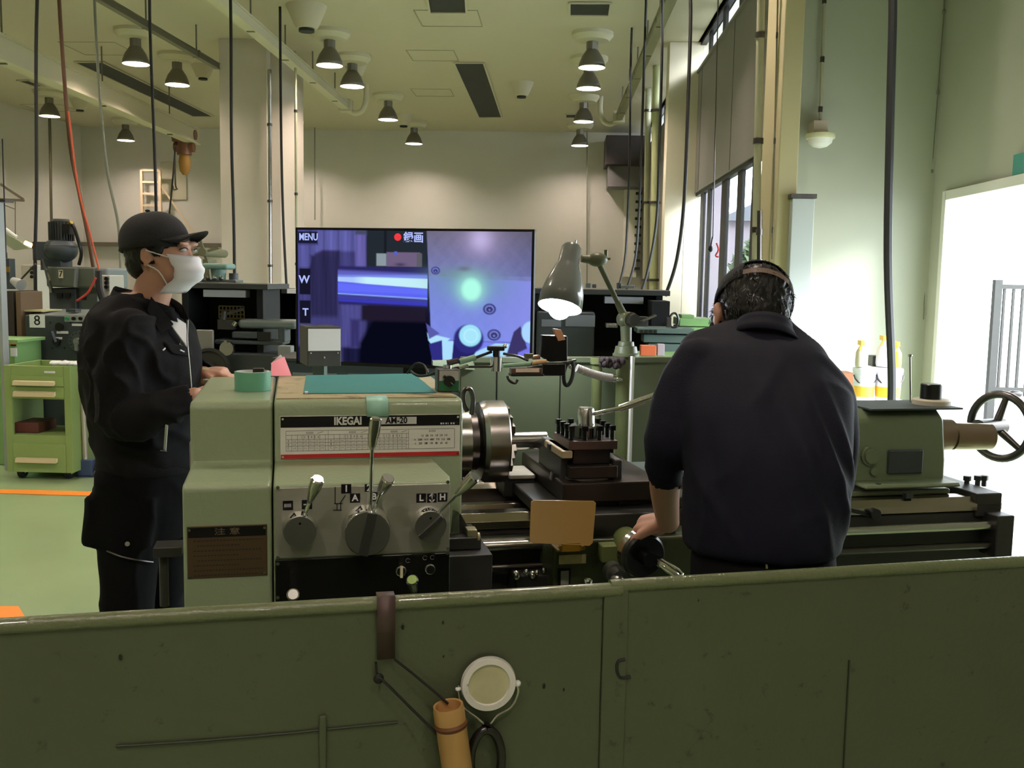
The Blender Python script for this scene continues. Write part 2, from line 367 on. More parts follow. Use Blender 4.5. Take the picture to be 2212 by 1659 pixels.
# ---------------- overhead rails, ducts, cables ----------------
rod_m=mat('hanger_rod',(110,106,92),.5,.5)
def rail(name,lab,cat,x0,y0,x1,y1,z,w,h,rods,m,extra=None):
    t=thing(name,lab,cat,((x0+x1)/2,(y0+y1)/2,z),group=None)
    obj('track',G().bar((x0,y0,z),(x1,y1,z),w,h).bar((x0,y0,z-h*.55),(x1,y1,z-h*.55),w*1.35,h*.16).bar((x0,y0,z+h*.55),(x1,y1,z+h*.55),w*1.35,h*.16),m,t)
    for i in range(rods):
        f=(i+.5)/rods; x=x0+(x1-x0)*f; y=y0+(y1-y0)*f
        obj('hanger_rod',G().cyl((x,y,z+h/2),(x,y,H),.012,n=8).box(x-.05,x+.05,y-.02,y+.02,z-h*.7,z+h*.75),rod_m,t)
    if extra: extra(t)
    return t
def hook_end(x,y,z,s):
    def f(t):
        obj('end_box',G().box(x-.11,x+.11,y-.1,y+.14,z-.11,z+.11),m_base,t)
        obj('cable_duct',G().tube([(x+.02*s,y+.1,z-.05),(x+.16*s,y+.1,z-.12),(x+.3*s,y+.1,z-.05),(x+.36*s,y+.1,z+.15),(x+.36*s,y+.1,H)],.05,12,5),m_base,t)
    return f
rail('cable_trolley_rail','pale overhead rail left of the middle lamps, ending in a curved duct','overhead rail',-3.9,7,-4.02,18.6,4.64,.11,.12,7,m_base,hook_end(-4.02,18.7,4.64,1))
rail('cable_trolley_rail','overhead rail running toward the near face of the left column','overhead rail',-5.45,7,-5.25,15.3,4.64,.06,.07,5,rod_m)
rail('cable_trolley_rail','slim overhead rail right of the right lamp row, ending in a curved duct','overhead rail',1.2,7,1.08,19.6,4.64,.09,.1,8,mat('rail_grey',(128,126,104),.5),hook_end(1.08,19.7,4.64,-1))
def hoist(t):
    g=G(); c=aY(398,302,20.3)
    obj('trolley',g.box(c.x-.2,c.x+.2,c.y-.15,c.y+.15,c.z-.05,c.z+.22).cyl((c.x-.24,c.y,c.z+.1),(c.x+.24,c.y,c.z+.1),.1),mat('brown_motor',(110,72,52),.5),t)
    obj('hoist_motor',G().cyl((c.x,c.y,c.z-.04),(c.x,c.y,c.z-.3),.13,.15).cyl((c.x-.2,c.y,c.z-.15),(c.x+.2,c.y,c.z-.15),.1),mat('brown_motor',(110,72,52),.5),t)
    obj('chain_bag',G().rev([(.1,-.3),(.12,-.45),(.1,-.62),(.04,-.7)],c),mat('ochre_bag',(150,110,48),.7),t)
    obj('hook',G().tube([c+V((-.2,0,-.3)),c+V((-.2,0,-.9)),c+V((-.16,0,-.98)),c+V((-.24,0,-1.0)),c+V((-.25,0,-.92))],.015,6,3),m_steeld,t)
rail('crane_runway_beam','pale crane beam at upper left carrying a brown hoist','crane beam',-6.9,8,-7.55,20.6,4.3,.16,.26,4,m_base,hoist)
def cable(pts,r,m,lab,group=None,name='hanging_cable',cat='cable'):
    P=[aY(*p) for p in pts]
    if name!='air_hose' and pts[0][1]<300 or cat=='cord': P=[V((P[0].x,P[0].y,H))]+P
    return obj(name,G().tube(P,r,8,6),m,label=lab,cat=cat,group=group)
cr=mat('cable_black',(24,22,22),.6); co=mat('hose_orange',(200,84,50),.5); cg=mat('cable_grey',(120,122,108),.6)
cable([(84,-130,9),(78,100,9),(79,400,9),(76,560,9),(79,760,9)],.016,cr,'black cable hanging straight down at the far left, past the grey machine')
cable([(122,-140,9.2),(130,40,9.2),(150,300,9.2),(172,420,9.2),(192,520,9.2),(208,620,9.2)],.018,mat('hose_brown',(92,58,34),.6),'brown hose hanging in a long diagonal toward the grey milling machine')
cable([(148,240,9.1),(168,400,9.1),(196,510,9.1),(214,582,9.1)],.009,co,'orange hose hanging beside the brown one above the milling machine',name='air_hose',cat='hose')
cable([(205,-60,11),(205,22,11),(215,200,11),(232,370,11),(256,490,11),(262,620,11)],.016,cg,'grey cable hanging from the rail behind the black cap')
cable([(322,-140,7.5),(324,60,7.5),(334,330,7.5),(338,500,7.5),(338,680,7.5)],.012,cr,'black cable hanging right above the black cap')
cable([(379,318,19.5),(372,400,19.5),(360,520,19.5)],.018,cr,'dark cable slanting down from the brown hoist')
cable([(497,-60,10),(499,80,10),(500,300,10),(505,480,10),(507,630,10)],.016,cr,'black cable hanging in front of the left column')
cable([(606,165,13.5),(608,330,13.5),(612,480,13.5),(620,640,13.5)],.018,cr,'thin black cable beside the pale edge of the left column')
cable([(1487,-80,8.5),(1492,20,8.5),(1487,200,8.5),(1478,430,8.5),(1462,560,8.5),(1437,640,8.5)],.015,cr,'black cable sagging in a curve in front of the window wall')
cable([(1431,-80,11),(1430,100,11),(1424,330,11),(1418,480,11),(1398,590,11),(1378,650,11)],.016,cr,'black cable curving down beside the painted pipes')
cable([(1392,120,13),(1385,330,13),(1380,460,13),(1372,560,13),(1352,630,13)],.016,cr,'thin black cable left of the painted pipes')
cable([(1362,160,14.5),(1360,330,14.5),(1356,460,14.5),(1350,560,14.5),(1335,625,14.5)],.016,cr,'thinnest black cable, nearest the dark wall duct')
cable([(1934,-160,5.2),(1928,60,5.2),(1922,300,5.2),(1918,560,5.2),(1926,790,5.2),(1926,868,5.2)],.022,mat('thick_hose',(38,40,42),.6),'thick black hose hanging in front of the pale green wall',name='hanging_hose',cat='hose')
cable([(108,290,21),(110,420,21),(112,520,21),(112,620,21)],.03,mat('cable_olive',(80,76,56),.6),'olive pull cable with a switch box on the left wall')
# pipes and conduits on the walls
def pipe(px,py0,py1,Y,r,m,lab,grp=None):
    p0=aY(px[0],py0,Y); p1=aY(px[1],py1,Y); t=thing('wall_pipe',lab,'pipe',p1,group=grp); obj('tube',G().cyl(p0,p1,r,n=12),m,t)
    for f in (.25,.6,.9):
        c=p0.lerp(p1,f); obj('clamp',G().cyl(c-V((0,0,.02)),c+V((0,0,.02)),r*1.35,n=12),m_steeld,t)
pipe((1402,1394),95,660,19.0,.055,m_pipe,'painted vertical pipe, left of the pair beside the pilaster')
pipe((1420,1411),95,660,17.0,.07,mat('pipe_green',(160,164,122),.5),'thicker painted vertical pipe, nearer the pilaster')
pipe((582,584),150,620,15.2,.03,m_steel,'thin steel pipe up the front of the left column')
pipe((638,641),110,620,15.0,.02,m_pipe,'thin painted pipe on the pale edge of the left column')
pipe((1646,1632),-90,560,7.3,.028,m_pipe,'painted pipe running down past the windows beside the beige pier')
pipe((1784,1771),-90,272,YG-.05,.012,m_pipe,'thin conduit down the pale green wall to the dome lamp')
pipe((1682,1668),-90,560,7.08,.006,mat('thin_wire',(110,100,80),.6),'thin wire down the face of the beige pier')
pipe((1641,1640),455,640,7.0,.018,m_steeld,'short grey rod bracketed beside the beige pier')
# alcove wall details
c=aY(1772,300,YG-.16); t=thing('dome_lamp','small white dome lamp on the pale green wall','wall lamp',c)
obj('shade',G().rev([(.04,.05),(.10,.035),(.105,.015),(.1,.0)],c),mat('dome_rim',(214,214,180),.5),t)
obj('globe',G().rev([(.088,.002),(.08,-.03),(.05,-.055),(.01,-.065)],c),m_white,t)
obj('bracket',G().box(c.x-.05,c.x+.05,c.y,YG,c.z+.04,c.z+.13),mat('bracket_beige',(196,182,168),.6),t)
p0=aY(1703,430,7.08);p1=aY(1735,700,7.08); t=thing('conduit_box','tall pale grey cable box on the edge of the beige pier','cable box',((p0.x+p1.x)/2,7.04,0))
obj('cover',G().box(p0.x+.01,p1.x+.02,7.0,7.1,.6,p0.z),mat('box_grey',(168,174,172),.5),t,.006); obj('cap',G().box(p0.x,p1.x+.03,6.99,7.1,p0.z,p0.z+.03),m_steeld,t)
g=G(); pts=[(1990,-40),(1989,25),(1976,200),(1963,370),(1951,535),(1945,690)]
pts=[aX(x+50,y,XN-.02) for x,y in pts]
t=thing('wall_wire','thin clipped wire down the door wall near the corner','wire',pts[-1]); obj('strand',G().tube(pts,.004,6),cg,t)
for p in pts[1:-1]: obj('clip',G().ell(p,(.012,.012,.018)),cg,t)
p0=aX(2193,335,XN-.01);p1=aX(2260,377,XN-.01)
t=thing('exit_sign','teal sign on the wall above the bright doorway','sign',(XN-.02,p0.y,p1.z)); obj('plate',G().box(XN-.02,XN,p1.y-.2,p0.y,p1.z-.015,p0.z),mat('teal_sign',(70,150,140),.5),t)
c=aX(1974,720,XN-.03); t=thing('switch_box','small pale switch box on the door wall','switch',c); obj('case',G().box(XN-.06,XN,c.y-.06,c.y+.06,c.z-.15,c.z+.05),mat('box_grey2',(196,200,190),.5),t,.004)
obj('door',G().box(XN-.065,XN-.058,c.y-.05,c.y+.05,c.z-.14,c.z+.04),m_white,t)
# back wall things
p0=aY(1308,297,23.9);p1=aY(1384,360,23.9)
t=thing('wall_duct','dark brown boxed duct high on the back wall by the corner','duct',((p0.x+p1.x)/2,24.2,p1.z)); obj('upper_box',G().box(p0.x,1.98,23.5,24.6,p1.z,p0.z),mat('duct_brown',(58,48,48),.6),t,.01)
q=aY(1312,405,24.0); obj('lower_box',G().box(q.x,1.98,23.8,24.6,q.z,p1.z),mat('duct_grey',(104,100,100),.6),t,.01)
p0=aY(1349,410,24.55);p1=aY(1374,590,24.55); 
f=struct('window_4',G().box(p0.x,p1.x,24.5,24.6,p1.z-.1,p0.z),mat('white_daylit_pane',(226,222,214),.8))  # daylight brightness put into a white box in place of a pane
g=G(); 
for i in range(10): z=p1.z+(p0.z-p1.z)*(i+.4)/10; g.box(p1.x-.07,p1.x+.08,24.42,24.52,z,z+.06)
struct('slat',g,m_dark,parent=f)
p0=aY(308,368,24.3);p1=aY(350,500,24.3); t=thing('wall_ladder','pale fixed ladder on the back wall above the black cap','ladder',((p0.x+p1.x)/2,24.3,0)); lm=mat('ladder_paint',(222,196,166),.5)
for x in (p0.x,p1.x): obj('rail',G().box(x-.03,x+.03,24.2,24.28,0,p0.z),lm,t)
for i in range(14): z=.3+i*(p0.z-.33)/13; obj('rung',G().box(p0.x,p1.x,24.21,24.27,z,z+.05),lm,t)
obj('brace',G().bar((p1.x,24.25,aY(350,400,24.3).z),(aY(410,500,24.3).x,24.5,aY(410,500,24.3).z),.06,.04),lm,t)
p0=aY(346,350,24.58);p1=aY(404,432,24.58); obj('wall_hatch',G().box(p0.x,p1.x,24.56,24.6,p1.z,p0.z),mat('hatch_panel',(182,176,154),.85),label='square flush panel on the back wall behind the hoist',cat='panel',bevel=.01)
for (x,y,lab) in ((680,430,'thin cord with a cross weight hanging on the back wall left of the television top'),(1268,300,'thin cord hanging down the back wall by the last right lamp')):
    cable([(x,280,24.3),(x,y,24.3),(x,475 if x<1000 else 620,24.3)],.014,cg,lab,name='pull_cord',cat='cord')
p=[aY(x,y,24.5) for x,y in ((60,526),(478,530))]; obj('wall_rail',G().bar(p[0],p[1],.1,.1),mat('rail_dark',(96,88,72),.6),label='dark horizontal rail along the back wall behind the capped man',cat='rail')
# ---------------- machines and furniture in the middle distance ----------------
def pb(g,x0,y0,x1,y1,Y,d,z0=None):   # box whose front face spans the two pixels on the plane at Y
    a=aY(x0,y0,Y); b=aY(x1,y1,Y); g.box(a.x,b.x,Y,Y+d,b.z if z0 is None else z0,a.z); return g
m_cart=mat('cart_green',(134,156,92),.45,mottle=.04); m_cartd=mat('cart_green_side',(128,170,104),.5)
a=aY(8,789,7.0);b=aY(158,1022,7.0); x0,x1=a.x,b.x; zt,zb=a.z,b.z; yf,yb=7.0,7.5
def zp(py,px=80,Y=7.0): return aY(px,py,Y).z
t=thing('tool_cart','bright green tool cart on casters with three drawers, behind the man in black','tool cart',((x0+x1)/2,7.25,0))
g=G(); e_=.0015; g.box(x0,x0+.02,yf+.022,yb,zb,zt); g.box(x1-.02,x1,yf+.022,yb,zb,zt); g.box(x0-e_,x0+.05,yf-e_,yf+.0225,zb-e_,zt+e_); g.box(x1-.05,x1+e_,yf-e_,yf+.0225,zb-e_,zt+e_)
g.box(x0+.021,x1-.021,yb-.02,yb,zp(815)+e_,zt-e_); g.box(x0+.021,x1-.021,yb-.02,yb,zb,zp(955)); g.box(x0+.021,x1-.021,yf,yb-.022,zp(862),zp(812)); g.box(x0+.021,x1-.021,yf+.005,yb-.022,zb+.02,zp(940)); g.box(x0+.051,x1-.051,yf+e_,yf+.02,zt-.09,zt)
obj('body',g,m_cart,t,.003)
for (ya,yb_,ha,hb) in ((812,834,822,832),(836,860,845,856),(958,1020,988,998)):
    dr=obj('drawer',G().box(x0+.05,x1-.05,yf-.008,yf+.02,zp(yb_),zp(ya)),m_cart,t,.003)
    h0=zp(hb);h1=zp(ha); obj('handle',G().prism([(x0+.08,yf-.01,h1),(x0+.08,yf-.035,h1-.005),(x0+.08,yf-.04,h0),(x0+.08,yf-.01,h0+.008)],((x1-x0)*.62,0,0)),m_cream,dr)
obj('nameplate',G().box(x0+.3,x0+.38,yf-.003,yf,zt-.05,zt-.035),m_paper,t)
for i,(cx,cy) in enumerate(((x0+.07,yf+.06),(x1-.07,yf+.06),(x0+.07,yb-.06),(x1-.07,yb-.06))):
    q=obj('caster',G().box(cx-.03,cx+.03,cy-.03,cy+.03,.09,zb).bar((cx-.028,cy,.10),(cx-.028,cy+.02,.04),.004,.04).bar((cx+.028,cy,.10),(cx+.028,cy+.02,.04),.004,.04),m_cream,t)
    obj('wheel',G().cyl((cx-.018,cy+.02,.05),(cx+.018,cy+.02,.05),.05),m_rubber,q)
g=G(); r=random.Random(3)
for i in range(3): g.ell((x1-.16+.07*i,7.12,zt+.012),(.05,.06,.02),n=10,m=6)
obj('cleaning_rag',baked(g,.008,2,lambda c,n:n*(.01*noise.noise(c*30))),m_paper,label='crumpled white rag on the rim of the green tool cart',cat='rag')
g=G(); q=aY(17,920,7.1);w=aY(86,938,7.1); zz=zp(940)+.001; obj('parts_box',G().box(q.x,w.x,7.08,7.35,zz,zz+.075),mat('brown_box',(96,48,40),.6),label='low brown parts box on the open shelf of the green cart',cat='box',bevel=.004)
g=G(); 
for i in range(7): g.ell((q.x+.03+.03*i,7.16+.03*(i%2),zz+.08),(.02,.02,.014),n=8,m=6)
# platform trolley
t=thing('hand_trolley','platform trolley with a pale tube handle and blue deck beside the green cart','trolley',aZ(195,1040,0)); Y=7.15
P=lambda x,y,Yo=Y:aY(x,y,Yo)
obj('handle',G().tube([P(184,992),P(182,940),P(177,850),P(172,818),P(180,806),P(196,800,7.3),P(215,799,7.6)],.018,10,5),mat('trolley_tube',(176,170,156),.4,.3),t)
q=P(170,992);w=P(208,1026); obj('deck',G().box(q.x,q.x+.55,Y-.02,Y+.85,w.z-.02,w.z+.02).box(q.x,q.x+.11,Y-.03,Y+.04,w.z,q.z),mat('trolley_blue',(62,76,112),.5),t,.004)
obj('deck_edge',G().box(q.x+.13,q.x+.55,Y-.03,Y-.015,w.z,w.z+.035),mat('trolley_tube',(176,170,156),.4,.3),t)
for k in range(2):
    obj('wheel',G().cyl((q.x+.1+.35*k,Y+.05,.05),(q.x+.14+.35*k,Y+.05,.05),.05).box(q.x+.09+.35*k,q.x+.15+.35*k,Y+.02,Y+.08,.06,w.z),m_rubber,t)
obj('cardboard_box',G().box(P(184,1,8.1).x+.01,P(240,1,8.1).x,8.1,8.35,P(200,930,7.6).z,P(200,888,7.6).z),mat('cardboard',(190,160,118),.8),label='tan carton standing on the green chest behind the trolley handle',cat='box',bevel=.003)
c0=P(184,1,7.6); obj('storage_chest',G().box(c0.x+.06,c0.x+.6,8.05,8.4,0,P(200,930,7.6).z-.001),m_cartd,label='plain green chest half hidden behind the man in black and the trolley',cat='chest',bevel=.006)
# left edge cabinet, board, post
t=thing('work_cabinet','light green cabinet with an orange top edge at the left edge','cabinet',V((aY(10,730,7.5).x,7.5,0)))
g=G(); pb(g,-120,738,37,900,7.5,.4,0); obj('body',g,m_cartd,t,.006)
g=G(); pb(g,-120,731,38,741,7.48,.42); obj('worktop',g,m_cartd,t,.002); g=G(); pb(g,-120,738,35,744,7.475,.01); obj('edge_strip',g,mat('orange_strip',(196,116,70),.6),t)
g=G(); pb(g,22,752,36,770,7.49,.01); obj('label_card',g,m_paper,t)
g=G(); pb(g,23,742,34,748,7.49,.01); obj('latch',g,m_dark,t)
t=thing('steel_post','pale grey steel post at the left edge of the picture','post',(aY(6,700,7.3).x,7.3,0))
g=G(); pb(g,-12,435,9,800,7.3,.08,0); obj('column',g,mat('post_grey',(160,164,164),.5,.2),t,.004); g=G(); pb(g,-14,430,11,436,7.28,.12); obj('cap',g,m_steeld,t)
g=G(); pb(g,14,628,34,800,8.0,.4,0); obj('storage_board',g,mat('dark_board',(44,36,30),.8),label='dark upright board between the grey post and the machine numbered 8',cat='board',bevel=.005)
g=G(); pb(g,33,630,50,800,8.0,.35,0); obj('storage_board',g,mat('brown_board',(104,84,62),.8),label='brown upright board against the left side of the machine numbered 8',cat='board',bevel=.005)
# machine 8
Y8=7.95
t=thing('grey_lathe_machine','grey machine headstock with a white card numbered 8 and a round selector dial','machine tool',(aY(150,700,Y8).x,8.3,0))
g=G(); a=aY(53,680,Y8); b=aY(245,680,Y8); g.box(a.x,b.x,Y8,Y8+.62,.0,a.z); obj('body',g,m_greyd,t,.012)
g=G(); g.prism([(a.x+.02,Y8+.02,a.z),(b.x,Y8+.02,a.z),(b.x,Y8+.6,a.z+.03),(a.x+.02,Y8+.6,a.z+.03)],(0,0,-.02)); obj('lid',g,m_grey,t)
def flat(x0,y0,x1,y1,Y,m,name='plate',th=.006,par=t): g=G(); pb(g,x0,y0,x1,y1,Y-th,th+.001); return obj(name,g,m,par)
card=flat(63,679,97,708,Y8,m_paper,'number_card'); c=aY(80,693,Y8-.008); text('numeral','8',c,(1,0,0),(0,0,1),.115,m_black,card,ext=.001)
cp=flat(139,680,199,696,Y8,mat('panel_grey',(150,156,150),.5),'control_strip')
for x,m in ((146,mat('btn_green',(30,140,90),.4)),(160,m_black),(175,m_black),(190,m_red)):
    c=aY(x,688,Y8-.006); obj('push_button',G().cyl(c,c-V((0,.02,0)),.014),m,cp)
flat(155,699,203,705,Y8,m_paper,'scale_strip'); flat(122,715,147,721,Y8,m_paper,'scale_strip')
c=aY(129,706,Y8); obj('sight_glass',G().cyl(c,c-V((0,.012,0)),.035),m_oil,t)
c=aY(171,737,Y8); d=obj('selector_dial',G().cyl(c,c-V((0,.015,0)),.085),mat('dial_grey',(78,86,84),.4,.4),t)
obj('knob',G().cyl(c-V((0,.015,0)),c-V((0,.05,0)),.028).bar(c-V((0,.05,0)),c-V((.0,.05,.075)),.03,.02),mat('knob_grey',(120,126,120),.4,.3),d)
for i in range(14):
    an=i*.45; q=c+V((.068*math.cos(an),-.016,.068*math.sin(an))); obj('index_dot',G().cyl(q,q-V((0,.003,0)),.006,n=8),m_oil,d)
c=aY(124,738,Y8); obj('lever',G().cyl(c,c-V((0,.03,0)),.03).bar(c-V((0,.03,0)),c+V((-.02,-.05,.09)),.02,.02),m_oil,t)
flat(118,728,134,733,Y8,m_paper,'scale_strip')
c=aY(150,668,Y8+.3); obj('lid_label',G().box(c.x-.3,c.x-.14,Y8+.1,Y8+.45,a.z+.022,a.z+.034),mat('pale_label',(180,178,130),.6),t)
obj('lid_cap',G().box(c.x+.02,c.x+.10,Y8+.2,Y8+.3,a.z+.02,a.z+.045),m_greyd,t)
for x,y in ((88,732),(113,752),(140,752),(109,697),(152,697)): c=aY(x,y,Y8); obj('screw_head',G().cyl(c,c-V((0,.004,0)),.008,n=8),m_oil,t)
# milling machine 7
Y7=9.1
t=thing('milling_machine','grey milling machine with an upright finned motor and a pale card numbered 7','machine tool',(aY(160,700,Y7).x,9.5,0))
g=G(); pb(g,98,575,205,622,Y7,.5); obj('ram',g,mat('mill_green',(76,84,72),.5),t,.02)
g=G(); pb(g,205,578,234,625,Y7+.02,.45); obj('ram_cover',g,mat('mill_grey',(112,120,120),.5),t,.03)
g=G(); pb(g,105,622,168,800,Y7+.05,.5,0); obj('column',g,m_greyd,t,.01)
g=G(); pb(g,160,615,215,800,Y7+.1,.5,0); obj('side_cabinet',g,m_grey,t,.01)
g=G(); pb(g,176,640,186,648,Y7+.09,.02); pb(g,122,633,134,645,Y7+.03,.03); pb(g,140,633,150,645,Y7+.03,.03); obj('switch_panel',g,m_oil,t)
c=aY(132,540,Y7+.1)
obj('head',G().ell(c,(.15,.16,.12)).rev([(.14,-.02),(.15,.04),(.12,.08)],c).box(c.x-.22,c.x-.02,Y7,Y7+.25,c.z-.1,c.z+.07).box(c.x-.16,c.x+.03,Y7+.02,Y7+.25,c.z-.19,c.z-.06),m_greyd,t)
g=G(); q=aY(133,520,Y7+.1); g.cyl(q,q+V((0,0,.18)),.095)
for i in range(28): an=i/28*6.283; g.box(-.004,.004,.09,.112,0,.17,Matrix.Translation(q)@Matrix.Rotation(an,4,'Z'))
g.cyl(q+V((0,0,.18)),q+V((0,0,.2)),.085,.07); obj('motor',g,mat('motor_dark',(44,48,46),.6),t)
obj('motor_cable',G().tube([q+V((.09,-.02,.15)),q+V((.14,-.05,.14)),q+V((.19,-.05,-.02)),q+V((.2,-.03,-.12)),q+V((.16,0,-.22))],.016,8,5).box(q.x+.06,q.x+.12,Y7,Y7+.1,q.z+.06,q.z+.15),m_oil,t)
obj('cable_gland',G().cyl(q+V((.1,-.05,.15)),q+V((.13,-.06,.17)),.02),mat('brass',(190,170,90),.3,1),t)
flat(126,583,136,601,Y7,mat('pale_label2',(200,198,170),.6),'number_card',par=t); c=aY(131,592,Y7-.009); text('numeral','7',c,(1,0,0),(0,0,1),.08,m_black,t,ext=.001)
g=G(); g.bar(aY(94,560,Y7-.1),aY(112,632,Y7-.1),.035,.02); obj('quill_lever',g,m_steel,t)
g=G(); g.bar(aY(166,580,Y7-.02),aY(163,620,Y7-.02),.04,.02); obj('ram_strap',g,mat('mill_grey',(112,120,120),.5),t)
# left clutter: gooseneck lamp, pendant box, angle arms
t=thing('gooseneck_lamp','small silver machine lamp on a thin arm at the far left','lamp',aY(35,615,8.4))
obj('arm',G().cyl(aY(77,570,8.4),aY(42,607,8.4),.008),m_steeld,t)
obj('shade',G().cyl(aY(28,606,8.4),aY(46,616,8.35),.03,.05),mat('lamp_silver',(170,172,168),.4,.3),t)
g=G(); pb(g,11,558,22,625,8.6,.1); t=thing('pendant_switch','dark hanging control pendant with a yellow patch at the left edge','control pendant',aY(16,620,8.6)); obj('case',g,m_greyd,t,.006); g=G(); pb(g,11,576,20,588,8.59,.012); obj('patch',g,m_yellow,t)
obj('cable',G().cyl(aY(14,558,8.65),aY(13,545,8.65),.01).cyl(aY(13,545,8.65),aY(5,300,8.65),.006),m_oil,t)
t=thing('wall_light','angled white tube light hanging at the far left','light',aY(25,520,12)); obj('tube',G().cyl(aY(8,492,12),aY(36,512,12),.02),m_white,t)
obj('reflector',G().prism([aY(2,500,12.1),aY(40,520,12.1),aY(62,536,12.1),aY(30,540,12.1),aY(2,520,12.1)],(0,.08,0)),mat('dull_green',(128,136,108),.7),t)
obj('hanger',G().bar(aY(2,398,12),aY(50,430,12),.03,.03).bar(aY(0,431,12),aY(52,433,12),.03,.03).cyl(aY(33,433,12),aY(33,515,12),.006).cyl(aY(1,440,12),aY(33,452,12),.005),mat('rail_dark',(96,88,72),.6),t)
t=thing('heat_lamp','small glowing orange lamp beside the far left machine','lamp',aY(63,528,9.6)); obj('bulb',G().cyl(aY(54,524,9.6),aY(72,532,9.6),.02),mat('orange_glow',(255,180,120),.5,emit=(255,150,80),es=14),t); obj('socket',G().cyl(aY(72,532,9.6),aY(80,536,9.6),.026).cyl(aY(80,536,9.6),aY(100,575,9.5),.012),m_oil,t)
for (x0_,y0_,x1_,y1_,l) in ((45,572,79,630,'white cabinet far left behind the milling machine'),(212,594,240,660,'pale grey control box with black knobs between milling machine and cap')):
    Yb=10.5 if x0_<100 else 8.8
    t=thing('control_box',l,'box',aY((x0_+x1_)/2,y1_,Yb)); g=G(); pb(g,x0_,y0_,x1_,y1_+60,Yb,.3,0); obj('case',g,mat('offwhite_box',(176,172,160),.6),t,.01)
    for k in range(3): c=aY(x1_-8,y0_+8+9*k,Yb); obj('knob',G().cyl(c,c-V((0,.03,0)),.018,n=10),m_oil,t)
cable([(207,600,8.6),(190,632,8.6),(166,650,8.6)],.01,mat('hose_red',(190,60,50),.4),'short red air hose lying above the machine numbered 8',name='air_hose',cat='hose')
cable([(213,585,8.7),(214,620,8.7),(222,650,8.7)],.03,cr,'thick black hose bundle right of the milling machine ram')

# engine lathes with black screens (centre-left and right of the television)
mesh_m=mat('mesh_brass',(190,178,136),.5,.1)
def lathe_screen(Y,px0,px1,pyt,z_bot,lab,lamp,grids,posts=()):
    t=thing('screened_lathe',lab,'machine tool',(aY((px0+px1)/2,700,Y).x,Y+.4,0))
    g=G(); a=aY(px0,pyt,Y); b=aY(px1,pyt,Y)
    g.box(a.x,b.x,Y+.45,Y+.5,z_bot,a.z); g.box(a.x,a.x+.05,Y,Y+.5,z_bot,a.z); g.box(b.x-.05,b.x,Y,Y+.5,z_bot,a.z); obj('screen',g,mat('screen_black',(18,20,22),.6,spec=.2),t,.004)
    obj('top_shelf',G().box(a.x-.05,b.x+.05,Y-.05,Y+.55,a.z,a.z+.04),mat('shelf_dark',(40,42,41),.6),t,.004)
    if lamp: g=G(); pb(g,*lamp,Y+.05,.12); obj('strip_light',g,mat('strip_cover',(190,190,200),.5),t,.006)
    for (x0,y0,x1,y1) in grids:
        p0=aY(x0,y0,Y+.44);p1=aY(x1,y1,Y+.44); g=G(); n=int((p1.x-p0.x)/.028); k=int((p0.z-p1.z)/.028)
        for i in range(n+1): x=p0.x+(p1.x-p0.x)*i/n; g.box(x-.005,x+.005,Y+.43,Y+.436,p1.z,p0.z)
        for i in range(k+1): z=p1.z+(p0.z-p1.z)*i/k; g.box(p0.x,p1.x,Y+.43,Y+.436,z-.005,z+.005)
        q=obj('wire_grid',g,mesh_m,t)
    obj('bed',G().box(a.x,b.x,Y,Y+.4,0,.72),m_greyd,t,.01)
    return t
t=lathe_screen(7.4,392,568,622,.72,'grey-green lathe inside a black wire-grid screen, left of the television',(438,625,530,643),[(400,652,444,692),(474,661,528,688)])
Y=7.35
g=G(); pb(g,512,689,640,712,Y,.16); obj('arm_casting',g,m_grey,t,.03)
g=G(); pb(g,500,716,556,732,Y-.02,.15); pb(g,600,706,616,740,Y,.16); pb(g,463,733,612,746,Y,.2); obj('saddle',g,m_greyd,t,.012)
g=G(); pb(g,422,712,461,762,Y-.1,.03); obj('chip_shield',g,mat('shield_grey',(126,124,118),.5,.3),t,.01)
c=aY(489,753,Y-.12); obj('handwheel',G().cyl(c,c+V((0,.04,0)),.052).cyl(c+V((0,-.02,.05)),c+V((0,.0,.05)),.012),m_steel,t)
c=aY(455,795,Y-.1); obj('large_pulley',G().rev([(.15,0),(.15,.03),(.13,.03),(.12,.01),(.05,.01),(.05,.04)],c,(0,-1,0)),m_cast,t)
g=G(); g.bar(aY(482,680,Y),aY(525,668,Y),.02,.02); pb(g,470,690,505,712,Y,.1); g.cyl(aY(484,672,Y),aY(482,690,Y),.02); obj('tool_post',g,m_cast,t)
c=aY(505,700,Y); obj('tool_tip',G().cyl(c+V((0,0,-.01)),c+V((.02,0,.02)),.022),m_steel,t)
g=G(); pb(g,428,760,610,820,Y+.02,.3,.55); obj('apron',g,m_greyd,t,.02)
g=G(); pb(g,556,717,584,736,Y-.02,.02); obj('readout_plate',g,m_oil,t)
c0=aY(604,746,Y-.05);c1=aY(632,768,Y-.05); obj('junction_box',G().box(c0.x,c1.x,Y-.1,Y,c1.z,c0.z),mat('light_grey_box',(120,124,120),.5),t,.006)
